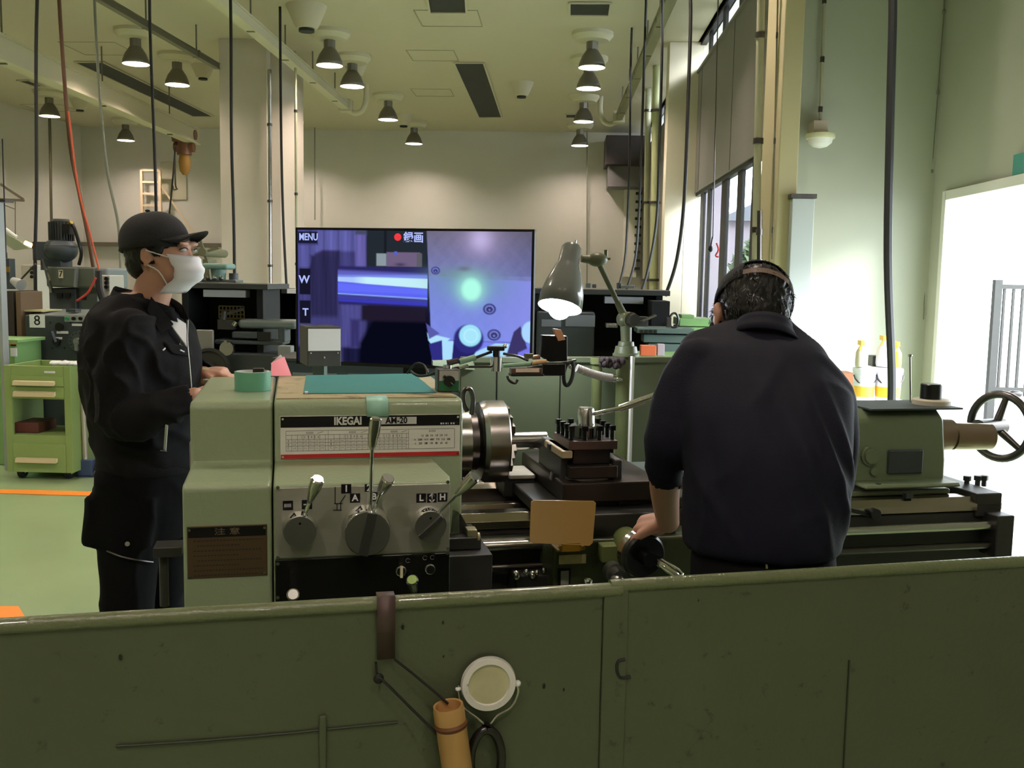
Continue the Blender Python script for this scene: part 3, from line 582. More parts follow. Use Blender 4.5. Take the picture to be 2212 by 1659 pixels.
# drill head on the shelf
zs=aY(480,622,7.4).z+.041
c=aY(478,600,7.6); t=thing('bench_drill','small mint green bench drill head standing on the black screened lathe','drill',(c.x,7.6,zs))
mm=mat('drill_mint',(112,142,130),.5)
obj('belt_cover',G().box(c.x-.12,c.x+.08,7.5,7.72,aY(478,582,7.6).z,aY(478,569,7.6).z),mm,t,.02)
obj('head',G().cyl((c.x-.02,7.6,zs),(c.x-.02,7.6,aY(478,582,7.6).z),.05,.06),mm,t)
obj('motor',G().cyl((c.x+.09,7.62,zs),(c.x+.09,7.62,zs+.07),.035),m_greyd,t); obj('foot',G().box(c.x-.15,c.x+.14,7.52,7.7,zs-.001,zs+.02),m_grey,t,.004)
for i in range(4): x=c.x-.12+.05*i; obj('knob',G().ell((x,7.5,zs+.03),(.018,.018,.02),n=8,m=6),m_steeld if i%2 else m_steel,t)
g=G(); c=aY(548,590,15.0)
t=lathe_screen(8.6,572,650,633,.72,'narrower black screened machine partly behind the television left edge',None,[(572,645,610,678)])
g=G(); pb(g,572,612,590,630,8.65,.2); pb(g,535,612,592,622,8.5,.2); obj('beige_box',g,m_cream,label='beige box resting on the black machines left of the television',cat='box',bevel=.004)
g=G(); pb(g,620,624,640,634,8.45,.1); obj('paper_stack',g,m_paper,label='white paper stack at the left edge of the television on a black machine',cat='paper')
# star wheel behind cap
c=aY(441,545,8.2); t=thing('star_handle','dull star-shaped feed handle beside the white mask','handle',c)
g=G()
for i in range(4): an=i*1.57+.3; g.bar(c,c+V((.13*math.cos(an),0,.13*math.sin(an))),.02,.02)
obj('spokes',g,mat('olive_cast',(100,100,72),.6),t); obj('hub',G().cyl(c-V((0,.05,0)),c+V((0,.5,0)),.035),mat('olive_cast',(100,100,72),.6),t)
obj('stand',G().prism([aY(438,560,8.3),aY(450,560,8.3),aY(470,800,8.3),aY(440,800,8.3)],(0,.2,0)),mat('olive_cast',(100,100,72),.6),t)
# gauge box on a post in front of the television
c=aY(690,745,4.5); Mb=Matrix.Translation(c)@Matrix.Rotation(RAD(24),4,'Z')
t=thing('gauge_box','dark square box with a white paper face on a green post before the television','gauge',(c.x,c.y,0))
g=G(); g.box(-.075,.075,-.12,.09,-.088,.088,Mb); obj('case',g,mat('box_dark',(54,54,50),.55),t,.004)
g=G(); g.box(-.072,.072,-.124,-.119,-.018,.08,Mb); obj('paper_face',g,m_paper,t)
g=G()
for k in (-.06,.06): g.ell(Mb@V((k,-.122,-.028)),(.004,.004,.004),n=8,m=6)
g.ell(Mb@V((.0,-.122,-.05)),(.004,.004,.006),n=8,m=6); obj('screw',g,m_steel,t)
obj('post',G().box(c.x-.025,c.x+.03,c.y-.03,c.y+.03,0,c.z-.088),m_grey,t,.004)
# television
TVa=aY(638,491,5.3); 
tx=aY(1155,497,5.12)
rt=V((tx.x-TVa.x,tx.y-TVa.y,0)); W=rt.length; rt.normalize(); nf=V((rt.y,-rt.x,0)); HT=W*.565
MT=Matrix.Translation(TVa)@Matrix((rt,-nf,V((0,0,1)))).transposed().to_4x4()   # local: x right, y back, z up from top-left
tv=thing('television','large flat television showing a machining close-up, on a stand beyond the lathe','television',MT@V((W/2,.05,-HT-.7)) )
WM[tv.name]=tv.matrix_basis.copy()
GT=lambda:G(MT)
b=.012
g=GT(); g.box(0,W,0,.05,-b,0).box(0,W,0,.05,-HT,-HT+b*1.6).box(0,b,0,.05,-HT,0).box(W-b,W,0,.05,-HT,0); obj('bezel',g,m_black,tv,.002)
obj('back_shell',GT().box(.01,W-.01,.012,.055,-HT+.01,-.01).box(W*.2,W*.8,.05,.09,-HT*.9,-HT*.3),m_oil,tv,.004)
obj('stand',GT().box(W*.45,W*.55,.06,.12,-(MT@V((0,0,0))).z+.03,-HT*.5).box(W*.2,W*.8,-.1,.4,-(MT@V((0,0,0))).z,-(MT@V((0,0,0))).z+.04),m_black,tv,.004)

mb_=thing('low_machine','dark machine bed and panels low behind the television and gauge box','machine tool',(aY(850,800,6.6).x,6.9,0))  # plain dark machine bed, added where the bright floor showed through
a=aY(600,772,6.6);b=aY(1150,772,6.6); obj('bed',G().box(a.x,b.x,6.6,7.1,0,a.z-.02),m_greyd,mb_,.01); obj('tray',G().box(a.x-.03,b.x,6.55,7.12,a.z-.02,a.z),m_cast,mb_,.003)
for i in range(4): x=a.x+.1+i*(b.x-a.x-.2)/4; obj('panel',G().box(x,x+.3,6.59,6.602,.2,a.z-.1),m_grey,mb_,.003)
# picture on the television screen: light given off by the panel, one colour per screen point
def screen():
    nx,ny=330,186; X,Y=np.meshgrid(95+1990*np.linspace(0,1,nx),115+1110*np.linspace(0,1,ny)); I=np.zeros((ny,nx,3))
    C=lambda *c:np.array(lin(*c)[:3])
    sg=lambda d,s:np.clip(d/s+.5,0,1)
    def put(m,c,a=1.0): 
        nonlocal I; m=(m*a)[...,None]; I=I*(1-m)+m*(C(*c) if isinstance(c,tuple) else c)
    def rect(x0,y0,x1,y1,c,s=8,a=1.0): put(np.minimum(np.minimum(sg(X-x0,s),sg(x1-X,s)),np.minimum(sg(Y-y0,s),sg(y1-Y,s))),c,a)
    def poly(P,c,s=7,a=1.0):
        m=np.ones_like(X); n=len(P); ar=sum(P[i][0]*P[(i+1)%n][1]-P[(i+1)%n][0]*P[i][1] for i in range(n))
        for i in range(n):
            (x0,y0),(x1,y1)=P[i],P[(i+1)%n]; L=math.hypot(x1-x0,y1-y0); d=((x1-x0)*(Y-y0)-(y1-y0)*(X-x0))/L
            if ar<0: d=-d
            m=np.minimum(m,sg(d,s))
        put(m,c,a)
    def ell(cx,cy,rx,ry,c,s=.15,a=1.0,soft=0):
        d=np.sqrt(((X-cx)/rx)**2+((Y-cy)/ry)**2)
        put(np.exp(-d*d*1.2) if soft else sg(1-d,s),c,a)
    rs=np.random.RandomState(4)
    def fbm(fx,fy):
        q=np.zeros_like(X)
        for k in range(4):
            a,b,p1,p2=rs.rand(4)*6; f=2**k; q+=np.sin(X*fx*f*(1+.2*a)+p1+np.sin(Y*fy*f+b))*np.cos(Y*fy*f*(1+.1*b)+p2)/f
        return q
    rect(0,0,2300,1400,(26,26,58))
    # blurred spinning chuck
    rect(90,100,700,1100,(66,64,120),30); rect(100,120,300,430,(84,84,150),25); rect(280,115,620,290,(92,92,160),30); rect(600,140,700,470,(98,92,160),20)
    poly([(320,285),(690,290),(690,470),(460,480),(450,900),(210,900),(200,430),(250,310)],(48,44,84),26)
    poly([(210,330),(450,330),(450,860),(205,860)],(44,42,80),30); rect(480,740,655,1090,(78,76,140),35); rect(560,860,640,1100,(54,50,104),30); rect(220,850,480,1230,(66,64,120),60)
    n=fbm(.004,.022)*.0+fbm(.05,.002); m=((X<700))*1.0; I*= (1+.18*(n*m))[...,None]
    rect(100,225,275,240,(60,60,110),20)
    # dark background behind
    rect(700,100,1215,430,(36,42,50),12); rect(850,100,872,420,(24,28,36),8); rect(600,110,700,150,(70,74,100),20)
    poly([(655,730),(1215,730),(1240,900),(1300,1240),(540,1240),(640,1060)],(7,8,24),40); rect(655,735,1215,870,(32,26,44),30)
    # cutting tool plates
    rect(785,305,870,408,(140,152,160),6); rect(872,293,1160,412,(112,96,128),7); rect(1130,300,1175,412,(92,92,100),7); ell(950,300,16,16,(88,96,200)); ell(990,395,50,16,(70,60,92),soft=1)
    # the turned bar
    k=(X-460)/760.0; base=(X>455-8*np.sin((Y-400)/320*3))&(X<1224)
    f=base.astype(float)
    def band(y0l,y0r,y1l,y1r,c,s=10,a=1.0): a0=y0l+(y0r-y0l)*k; a1=y1l+(y1r-y1l)*k; put(f*np.minimum(sg(Y-a0,s),sg(a1-Y,s)),c,a)
    band(415,415,735,745,(44,40,96),16); band(448,470,500,520,(96,96,190),26); band(488,480,508,520,(122,140,235),18)
    band(505,510,545,590,(170,200,255),8); put(f*sg(X-640,120)*np.minimum(sg(Y-(500+10*k),10),sg((552+38*k)-Y,10)),(198,240,250))
    band(546,592,640,672,(92,100,245),10); band(560,600,625,640,(104,116,252),14,.6); band(640,668,652,682,(132,160,240),6); band(655,684,690,712,(62,64,150),10); band(690,706,712,735,(58,58,186),10)
    poly([(1205,115),(1222,115),(1262,885),(1205,860),(1228,600)],(24,22,50),8)
    # ground plate on the right
    gr=[(1213,118),(2090,118),(2090,1230),(1700,1230),(1255,880)]
    Cg=np.clip((Y-120)/900,0,1)[...,None]; col=C(112,108,130)*(1-Cg)+C(134,146,240)*Cg
    col=col*(1+.05*fbm(.03,.03))[...,None]; xr=np.clip((X-1700)/390,0,1)[...,None]; col=col*(1-.25*xr*(Y[...,None]<480))
    m=sg((X-1213)-(Y-118)*.052,8)*(X<2300); put(m,col)
    put(m*sg(Y-(482+.04*(X-1240)),6),(120,138,226),.55); put(m*sg(Y-(482+.04*(X-1240)),6)*np.clip((X-1700)/400,0,1),(142,146,236),.7)
    ell(1590,560,300,140,(112,158,170),a=.75,soft=1); ell(1480,470,260,60,(110,148,140),a=.5,soft=1); ell(1590,590,115,120,(170,250,226),a=1,soft=1); ell(1592,590,75,85,(176,255,232),.5)
    ell(1530,420,60,22,(96,100,112),a=.7,soft=1)
    ell(1665,180,95,100,(214,204,255),a=.95,soft=1); ell(1670,170,220,190,(168,150,190),a=.5,soft=1)
    for (cx,cy,r) in ((1290,440,38),(1746,748,54),(1787,960,56)):
        ell(cx,cy,r,r*.85,(62,66,130)); ell(cx,cy,r*.72,r*.62,(116,124,200)); ell(cx,cy+3,r*.5,r*.42,(54,58,112)); ell(cx,cy+6,r*.2,r*.18,(110,118,190))
    put(sg(Y-(1015),5)*sg(1022-Y,5)*(X>1340),(70,74,150),.9)
    # bright lower right fixtures
    poly([(1330,1022),(2090,1022),(2090,1240),(1330,1240)],(122,132,240),8)
    poly([(1225,960),(1420,1000),(1300,1110),(1235,1020)],(176,226,255),10); poly([(1350,1020),(1480,1020),(1440,1240),(1360,1240)],(172,222,255),8); poly([(1600,1120),(1800,1030),(1920,1030),(1860,1240),(1560,1240)],(168,218,255),8)
    poly([(1215,880),(1330,960),(1240,1010)],(90,92,170),8); poly([(1240,1050),(1350,1015),(1360,1240),(1280,1240)],(48,46,130),8)
    poly([(1450,1010),(1690,1020),(1600,1170),(1560,1240),(1430,1240)],(38,34,104),8); ell(1575,1000,125,120,(46,44,120)); ell(1588,970,92,90,(160,226,250)); ell(1592,972,62,60,(184,240,255)); ell(1592,972,50,48,(168,230,252))
    poly([(1950,930),(2005,880),(2075,1100),(1990,1220),(1860,1240)],(60,54,104),8); ell(2090,930,75,90,(170,214,255)); poly([(1990,1100),(2090,1050),(2090,1240),(1960,1240)],(120,120,235),10)
    # menu buttons of the camera display
    rect(98,128,272,228,(26,26,50),6); rect(110,440,208,660,(22,22,40),6); rect(110,710,208,905,(22,22,40),6)
    return nx,ny,I
nx,ny,I=screen()
m0,m1=.013,.02
vs=[];cols=[]
for j in range(ny):
    for i in range(nx): vs.append((m0+(W-2*m0)*i/(nx-1),-.0015,-(m0+(HT-m0-m1)*j/(ny-1))))
fs=[(j*nx+i,(j+1)*nx+i,(j+1)*nx+i+1,j*nx+i+1) for j in range(ny-1) for i in range(nx-1)]
me=bpy.data.meshes.new('screen'); me.from_pydata([WM[tv.name].inverted()@(MT@V(v)) for v in vs],[],fs)
ca=me.color_attributes.new('picture','FLOAT_COLOR','POINT'); arr=np.ones((nx*ny,4),dtype=np.float32); arr[:,:3]=I.reshape(-1,3); ca.data.foreach_set('color',arr.ravel())
ms=bpy.data.materials.new('screen_light'); ms.use_nodes=True; nt=ms.node_tree; nt.nodes.clear()
o_=nt.nodes.new('ShaderNodeOutputMaterial'); e_=nt.nodes.new('ShaderNodeEmission'); a_=nt.nodes.new('ShaderNodeAttribute'); a_.attribute_name='picture'; e_.inputs[1].default_value=1.0
nt.links.new(a_.outputs['Color'],e_.inputs[0]); nt.links.new(e_.outputs[0],o_.inputs[0])
me.materials.append(ms); so=bpy.data.objects.new('screen',me); COL.objects.link(so); so.parent=tv; WM[so.name]=WM[tv.name]
e1=mat('screen_text',(0,0,0),.5,emit=(176,190,255),es=1.0); e2=mat('screen_red',(0,0,0),.5,emit=(235,50,60),es=1.0)
def sp(X_,Y_): return V((m0+(W-2*m0)*(X_-95)/1990,-.003,-(m0+(HT-m0-m1)*(Y_-115)/1110)))
for s,x,y,z,sx in (('MENU',192,176,.052,.74),('W',153,535,.058,1),('T',163,812,.055,1),('録画',1102,175,.058,.95)):
    text('screen_lettering',s,sp(x,y),(1,0,0),(0,0,1),z,e1,so,fr=MT,ext=.0005,sx=sx,bold=.0012)
obj('record_mark',GT().cyl(sp(968,168),sp(968,168)+V((0,.001,0)),.0195),e2,so)

# ---------------- right middle distance ----------------
t=lathe_screen(7.6,1150,1432,634,.72,'black screened lathe right of the television, behind the bright work lamp',(1306,640,1390,657),[],)
Y=7.5
g=G(); pb(g,1160,672,1283,765,Y,.5,.75); obj('headstock',g,m_greyd,t,.015)
g=G(); pb(g,1170,690,1212,706,Y-.01,.012); pb(g,1222,680,1285,706,Y-.01,.012); obj('scale_plate',g,mat('panel_dim',(110,116,124),.5),t)
g=G(); pb(g,1310,700,1334,708,Y-.01,.2); 
for i in range(4): c=aY(1312+6*i,704,Y-.02); g.ell(c,(.008,.008,.014),n=8,m=6)
obj('lever_row',g,mat('pale_knobs',(150,150,150),.5),t)
g=G(); pb(g,1408,650,1446,700,7.3,.35,.72); obj('side_panel',g,mat('screen_black',(18,20,22),.6,spec=.2),t,.004)
for k,(x,y,w_,h_,l) in enumerate(((1270,631,10,10,'grey tin'),(1283,632,8,8,'small dark block'),(1352,629,34,7,'low grey tray'),(1336,629,8,12,'narrow pot'))):
    g=G(); p=aY(x,634,7.8); g.box(p.x-w_*.0018,p.x+w_*.0018,7.72,7.85,aY(1300,634,7.6).z+.04,aY(1300,634,7.6).z+.04+h_*.0036); obj('shelf_item',g,m_greyd if k%2 else m_grey,label=l+' on top of the black screened lathe right of the television',cat='object',bevel=.004)
# green bench with vise slabs and orange box
Yb=6.2; zt=aY(1400,773,Yb).z
t=thing('work_bench','green topped bench seen between the work lamp post and the bending man','bench',(aY(1430,773,Yb).x,6.5,0))
a=aY(1362,773,Yb);b=aY(1520,773,Yb)
obj('worktop',G().box(a.x,b.x,Yb,Yb+.6,zt-.03,zt),mat('top_green',(104,144,88),.5),t,.004)
obj('body',G().box(a.x+.02,b.x-.02,Yb+.02,Yb+.58,.05,zt-.03),m_cartd,t,.004); obj('foot',G().box(a.x+.05,b.x-.05,Yb+.05,Yb+.55,0,.05),m_oil,t)
g=G(); p=aY(1384,768,6.35);q=aY(1418,747,6.35); g.box(p.x,q.x,6.35,6.45,zt,zt+.065); obj('parts_box',g,mat('orange_box',(196,96,56),.6),label='orange box on the green topped bench beside the lamp post',cat='box',bevel=.003)
g=G(); p=aY(1420,768,6.38);q=aY(1436,747,6.38); g.box(p.x,q.x,6.38,6.45,zt,zt+.075); obj('packet',g,mat('packet_lilac',(160,150,160),.6),label='small lilac packet beside the orange box on the green bench',cat='packet',bevel=.003)
t=thing('machine_table','dark slotted machine table above the orange box','machine table',(aY(1440,730,6.9).x,7.0,0))
g=G(); pb(g,1376,708,1500,722,6.9,.3); pb(g,1390,722,1500,742,6.95,.2); pb(g,1400,742,1500,770,6.95,.2,0); obj('table',g,mat('slate_green',(66,84,80),.5),t,.006)
g=G(); 
for i in range(4): p=aY(1386+10*i,716,6.895); g.box(p.x-.01,p.x+.01,6.89,6.91,p.z-.012,p.z+.012)
obj('slot',g,m_oil,t)
g=G(); c=aY(1456,692,6.95)
t=thing('handwheel_unit','small black ring handwheel on the dark machine table left of the bending head','handwheel',aY(1456,707,6.95))
obj('ring',G().tube([c+V((.03*math.cos(a),0,.05*math.sin(a))) for a in np.linspace(0,6.283,20)],.008,8),m_oil,t); obj('hub',G().box(c.x-.05,c.x-.02,6.93,7.0,aY(1456,707,6.95).z,c.z+.02),m_steeld,t)
g=G(); pb(g,1468,688,1540,706,7.2,.4); pb(g,1472,680,1500,689,7.25,.2); pb(g,1468,706,1540,740,7.2,.4,0); obj('green_case',g,mat('top_green',(104,144,88),.5),label='light green case in front of the window, left of the bending head',cat='case',bevel=.006)
t=thing('tooling_block','small dark tool block with a steel lever on the black screened lathe at right','tool',aY(1380,706,7.2)); g=G(); pb(g,1366,684,1400,708,7.2,.12); g.bar(aY(1376,700,7.15),aY(1416,681,7.15),.02,.02); obj('block',g,m_cast,t,.004)
g=G(); g.bar(aY(1388,694,7.1),aY(1418,681,7.1),.012,.012); obj('lever',g,m_steel,t)
# pulley hook and red tag on chain at the window
t=thing('hanging_chain','thin chain with a black pulley and red tag hanging at the window','chain',aY(1536,535,8.6)); obj('chain',G().cyl(aY(1552,-40,8.6)*1,aY(1540,515,8.6),.005),m_steeld,t)
obj('pulley',G().ell(aY(1535,537,8.6),(.02,.015,.03)).cyl(aY(1539,512,8.6),aY(1536,530,8.6),.006),m_oil,t); obj('tag',G().tube([aY(1548,525,8.6),aY(1552,540,8.6),aY(1546,552,8.6),aY(1552,555,8.6)],.008,6,3),m_red,t)
# bench by the alcove wall with buckets and bottles
Yb=6.4; zt=aY(1890,874,Yb).z
t=thing('side_bench','pale bench against the green wall carrying white buckets','bench',(2.2,6.7,0))
a=aY(1800,874,Yb);b=aY(1985,874,Yb)
obj('worktop',G().box(a.x,b.x,Yb-.1,7.3,zt-.03,zt),m_white,t,.004)
for x in (a.x+.04,b.x-.04):
    for y in (Yb,7.2): obj('leg',G().box(x-.02,x+.02,y-.02,y+.02,0,zt-.03),m_steeld,t)
wh=mat('bucket_white',(226,226,236),.45); yl=mat('bucket_yellow',(236,190,60),.5)
def bucket(px,r,h,lab,two):
    c=aY(px,800,6.5); t=thing('bucket',lab,'bucket',(c.x,6.5,zt))
    obj('pail',G().rev([(r*.86,0),(r*.98,h),(r*1.03,h),(r*1.03,h-.02)],(c.x,6.5,zt)),wh,t); obj('lid',G().rev([(r*1.05,h-.01),(r*1.05,h+.015),(r*.9,h+.02)],(c.x,6.5,zt)),wh,t)
    obj('label_band',G().rev([(r*.895,h*.2),(r*.935,h*.52)],(c.x,6.5,zt),cap=False),yl,t)
    obj('handle',G().tube([V((c.x+r*1.03*math.cos(a_),6.5-r*.5*math.sin(a_)-.02,zt+h-.03-.06*math.sin(a_))) for a_ in np.linspace(0,3.14,9)],.004,6),m_steeld,t)
    return c,t
c,_=bucket(1868,.072,.21,'white bucket with an orange band, nearer the bending man',0)
c2,_=bucket(1920,.085,.21,'larger white bucket with an orange band, beside the black hose',0)
def bottle(px,py,r,z0,z1,lab,m,Yq):
    c=aY(px,800,Yq); t=thing('spray_bottle',lab,'bottle',(c.x,Yq,z0)); obj('body',G().rev([(r*.9,0),(r,.02),(r*.95,(z1-z0)*.55),(r*.3,(z1-z0)*.8),(r*.3,(z1-z0)*.88)],(c.x,Yq,z0)),m,t)
    obj('trigger',G().box(c.x-r*.3,c.x+r*.3,Yq-.03,Yq+.05,z1-.03,z1).bar((c.x,Yq-.02,z1-.02),(c.x-r*.7,Yq-.05,z1-.06),.01,.012),yl,t)
zb=zt+.235
bottle(1858,760,.035,zb,aY(1858,735,6.5).z,'slim bottle with yellow trigger standing on the left white bucket',mat('bottle_tan',(206,196,176),.4),6.47)
bottle(1906,760,.045,zb,aY(1900,725,6.5).z,'tall white bottle standing on the larger bucket behind the hose',wh,6.53)
bottle(1934,760,.035,zb,aY(1930,738,6.5).z,'yellow handled bottle right of the black hose on the larger bucket',yl,6.49)
g=G(); c=aY(1893,785,6.6); g.box(c.x-.04,c.x+.03,6.55,6.65,zt+.23,zt+.30); obj('clamp_block',g,m_cast,label='small dark block between the bottles above the buckets',cat='block',bevel=.004)
g=G(); a=aY(1816,806,7.0); b=aY(1845,850,7.0); g.box(a.x,b.x,7.0,7.2,zt,a.z); obj('wooden_box',g,mat('brown_wood',(132,86,54),.7),label='brown wooden box at the wall left of the buckets',cat='box',bevel=.004)
# ---------------- the lathe (built in its own frame: u right, v away, w up) ----------------
GL=lambda:G(FL)
X_,Y_,Z_=V((1,0,0)),V((0,1,0)),V((0,0,1))
lt=thing('engine_lathe','large sage green engine lathe with name plate and chrome levers, in front of the television','lathe',(.7,2.75,0),FL)
def P2(v,w,u): return V((u,v,w))
uL=Lv(393,1060,2.3).x; uM=-.045; u1=Lv(975,1100,2.3).x; u2=Lv(1000,900,2.5).x
wt=1.218; ws=1.056; wb=1.08
prof=[(2.3,0),(2.3,ws-.012),(2.312,ws),(2.492,ws+.006),(2.5,ws+.016),(2.5,wt-.014),(2.514,wt),(3.1,wt),(3.1,0)]
obj('end_cover',GL().prism([V((uL,a,b)) for a,b in prof],(uM-.004-uL,0,0)),m_lathe,lt,.01,seg=3)
pf=[(2.5,.6),(2.5,wt-.022),(2.507,wt-.006),(2.522,wt),(3.1,wt),(3.1,.6)]
obj('headstock',GL().prism([V((uM,a,b)) for a,b in pf],(u2-uM,0,0)).box(uM,u2-.01,2.36,3.1,.0,.62),m_lathe,lt,.006,seg=3)
g=GL().prism([(uM,2.3,ws-.008),(u1-.004,2.3,ws-.008),(u1,2.33,ws),(u1-.02,2.5,ws+.012),(uM,2.5,ws+.012)],(0,0,-.35))
obj('gearbox',g,m_lathe,lt,.007,seg=3)
tp=mat('top_plate_worn',(176,164,128),.5,mottle=.12,scale=14,stain=(110,92,64),stain_amt=.8,stain_scale=10)
obj('top_plate',GL().box(uM+.005,u2-.012,2.53,3.08,wt-.001,wt+.003),tp,lt)
# aluminium control panel
m_alu=mat('brushed_aluminium',(190,190,178),.38,.75,mottle=.06,scale=5,aniso=(2,60,60))
VP=2.2965
a=Lv(594,1047,VP);b=Lv(974,1190,VP); c_=Lv(594,1212,VP)
obj('control_panel',GL().prism([(uM+.004,VP,ws-.014),(u1-.004,VP,ws-.014),(u1-.004,VP,b.z),(uM+.004,VP,b.z)],(0,.006,0)),m_alu,lt,.001)
obj('lower_panel',GL().box(uM+.003,u1-.003,VP-.002,2.36,.55,b.z-.003),mat('gloss_black',(12,12,12),.25),lt,.003)
for (x,y) in ((600,1053),(967,1041),(600,1204),(967,1184),(600,1217),(966,1194),(600,1290)):
    q=Lv(x,y,VP-.003); obj('screw_head',GL().cyl(q,q-Y_*.004,.0042,n=10),m_chrome,lt)
def sym(x,y,s,ch,w=.0115):
    q=Lv(x,y,VP-.001); o=obj('symbol_plate',GL().box(q.x-w,q.x+w,VP-.0012,VP+.001,q.z-w*.95,q.z+w*.95),m_black,lt)
    if ch: text('symbol',ch,V((q.x,VP-.0016,q.z)),(1,0,0),(0,0,1),s,m_paper,lt,fr=FL,bold=.0006)
    return q
sym(622,1092,.02,'')
q=Lv(622,1092,VP-.002); g=GL()
for i in range(6): g.box(q.x-.008+.0027*i,q.x-.0068+.0027*i,VP-.002,VP,q.z-.004,q.z+.004)
obj('symbol',g,m_paper,lt)
sym(663,1090,.02,'→'); sym(748,1056,.021,'1'); sym(797,1054,.021,'2',.0095); sym(767,1076,.021,'A'); sym(808,1073,.021,'B')
sym(910,1076,.021,'L'); sym(933,1076,.019,'↕'); sym(956,1074,.021,'H')
g=GL()
def ln(p,q_,w=.0018): g.bar(Lv(*p,VP-.001),Lv(*q_,VP-.001),w,.001,up=(0,1,0))
for p,q_ in (((724,1052),(724,1088)),((746,1070),(734,1088)),((722,1088),(740,1088)),((720,1102),(738,1102)),((728,1089),(728,1101)),((736,1089),(736,1101))): ln(p,q_)
obj('lever_diagram',g,m_black,lt)
m_knob=mat('knob_face',(150,150,146),.32,.9,mottle=.06,scale=40)
def dial(x,y,r,v0,ribs,ang):
    c=Lv(x,y,v0); s=v0/2150.0; R=r*s
    d=obj('dial',GL().rev([(R*1.02,0),(R*1.06,-.006),(R*.98,-.02),(R*.98,v0-VP),(R*.86,v0-VP-.0)],V((c.x,v0,c.z)),(0,-1,0),cap=False) if False else GL().rev([(R*1.05,VP-v0-.001),(R*1.05,VP-v0-.008),(R,VP-v0-.014),(R,.004),(R*.96,0)],V((c.x,v0,c.z)),(0,1,0),n=40),m_chrome,lt)
    f=obj('dial_face',GL().cyl(V((c.x,v0,c.z)),V((c.x,v0-.0015,c.z)),R*.95,n=40),m_knob,d)
    for o_,w_ in ribs:
        a_=RAD(ang); dr=V((math.cos(a_),0,math.sin(a_))); pr=V((-dr.z,0,dr.x)); cc=V((c.x,v0-.001,c.z))+pr*(o_*R)
        L_=R*math.sqrt(max(0,1-o_*o_))*.95
        obj('grip_rib',GL().bar(cc-dr*L_,cc+dr*L_,w_*R,.016,up=(0,1,0)),mat('rib_shade_grey',(104,104,102),.35,.9),d,.0015)  # rib shading put into a darker metal so its relief shows
    q=V((c.x,v0-.003,c.z+R*.55)); obj('index_dot',GL().cyl(q,q+Y_*.002,.003,n=8),m_black,d)
    return d
def lever(p0,p1,p2,vv,rr=(9,14,12),cap=None,mm=None):   # rod from p0 to p1, grip p1..p2
    a,b,c=[Lv(*p,v) for p,v in zip((p0,p1,p2),vv)]; s=vv[2]/2150
    l=obj('lever',GL().cyl(a,b,.0048,.0048,n=12),m_chrome,lt)
    ax=(c-b).normalized(); L_=(c-b).length
    obj('grip',GL().rev([(.005,-.01),(rr[0]*s,0),(rr[1]*s,L_*.55),(rr[2]*s,L_*.96),(rr[2]*s*.8,L_)],b,ax,n=24),mm or mat('grip_chrome',(200,196,192),.16,1),l)
    obj('grip_cap',GL().cyl(c,c+ax*.001,rr[2]*s*.78,n=20),cap or m_knob,l)
dial(648,1150,36,2.25,[],0); dial(794,1153,51,2.24,[(0,.42),],78); dial(930,1138,36,2.25,[(0,.3)],42)
lever((657,1115),(671,1078),(687,1034),(2.265,2.24,2.21),(8,14,15))
lever((800,1100),(804,962),(812,903),(2.262,2.235,2.225),(9,13,13))
lever((805,1110),(823,1062),(839,1033),(2.262,2.24,2.21),(9,14,15))
lever((943,1112),(990,1064),(1026,1028),(2.265,2.245,2.215),(8,14,15))
lever((633,1300),(633,1296),(633,1284),(2.26,2.24,2.20),(10,13,14))
lever((898,1300),(896,1285),(890,1252),(2.26,2.25,2.20),(12,13,14),cap=mat('cap_green',(176,206,122),.4))
for (x,y,kn) in ((866,1233,1),(929,1229,0)):
    q=Lv(x,y,VP-.002); r_=obj('rotary_switch' if kn else 'push_button',GL().rev([(.0125,0),(.0125,-.004),(.0105,-.005)],q,(0,1,0)),m_chrome,lt)
    obj('insert',GL().cyl(q-Y_*.002,q-Y_*.008,.0098),m_oil,r_)
    if kn: obj('pointer',GL().box(q.x-.003,q.x+.003,q.y-.018,q.y-.006,q.z-.012,q.z+.014),mat('ivory',(220,214,180),.5),r_)
for (x,y) in ((881,1211),(918,1205),(934,1204)):
    q=Lv(x,y,VP-.0035); obj('symbol',GL().tube([q+V((.005*math.cos(a_),0,.005*math.sin(a_))) for a_ in np.linspace(.4,5.6,12)],.0006,5),mat('symbol_grey',(110,110,110),.6),lt)
# name plate
VN=2.497; n0=Lv(605,900,VN); n1=Lv(994,893,VN); nb=Lv(604,993,VN)
U0,U1,T0,B0=n0.x,n1.x,1.180,1.0725; hh=T0-B0
pl=obj('name_plate',GL().box(U0,U1,VN,VN+.004,B0,T0),mat('plate_white',(226,226,218),.35),lt,.002)
obj('header_band',GL().box(U0+.001,U1-.001,VN-.0006,VN+.001,T0-.0285,T0-.001),m_black,pl); obj('red_band',GL().box(U0+.001,U1-.001,VN-.0006,VN+.001,B0+.001,B0+.0115),m_red,pl)
def ut(px): return U0+(U1-U0)*(px-605)/(994-605)
wz=T0-.0145
text('lettering','IKEGAI',V((ut(748),VN-.0012,wz)),(1,0,0),(0,0,1),.027,mat('letter_silver',(215,215,210),.4),pl,fr=FL,bold=.0010,sx=.84)
obj('model_field',GL().box(ut(797),ut(897),VN-.0012,VN,wz-.009,wz+.009),mat('plate_silver',(200,200,196),.4),pl)
text('lettering','AM-20',V((ut(853),VN-.0018,wz)),(1,0,0),(0,0,1),.022,m_black,pl,fr=FL,bold=.0006,sx=.9)
g=GL()
for i,k in enumerate((.006,.004,.005,.002,.005,.005)): g.box(ut(950)+.0065*i,ut(950)+.0065*i+k*.8,VN-.001,VN,wz-.011,wz-.007)
obj('small_lettering',g,m_paper,pl)
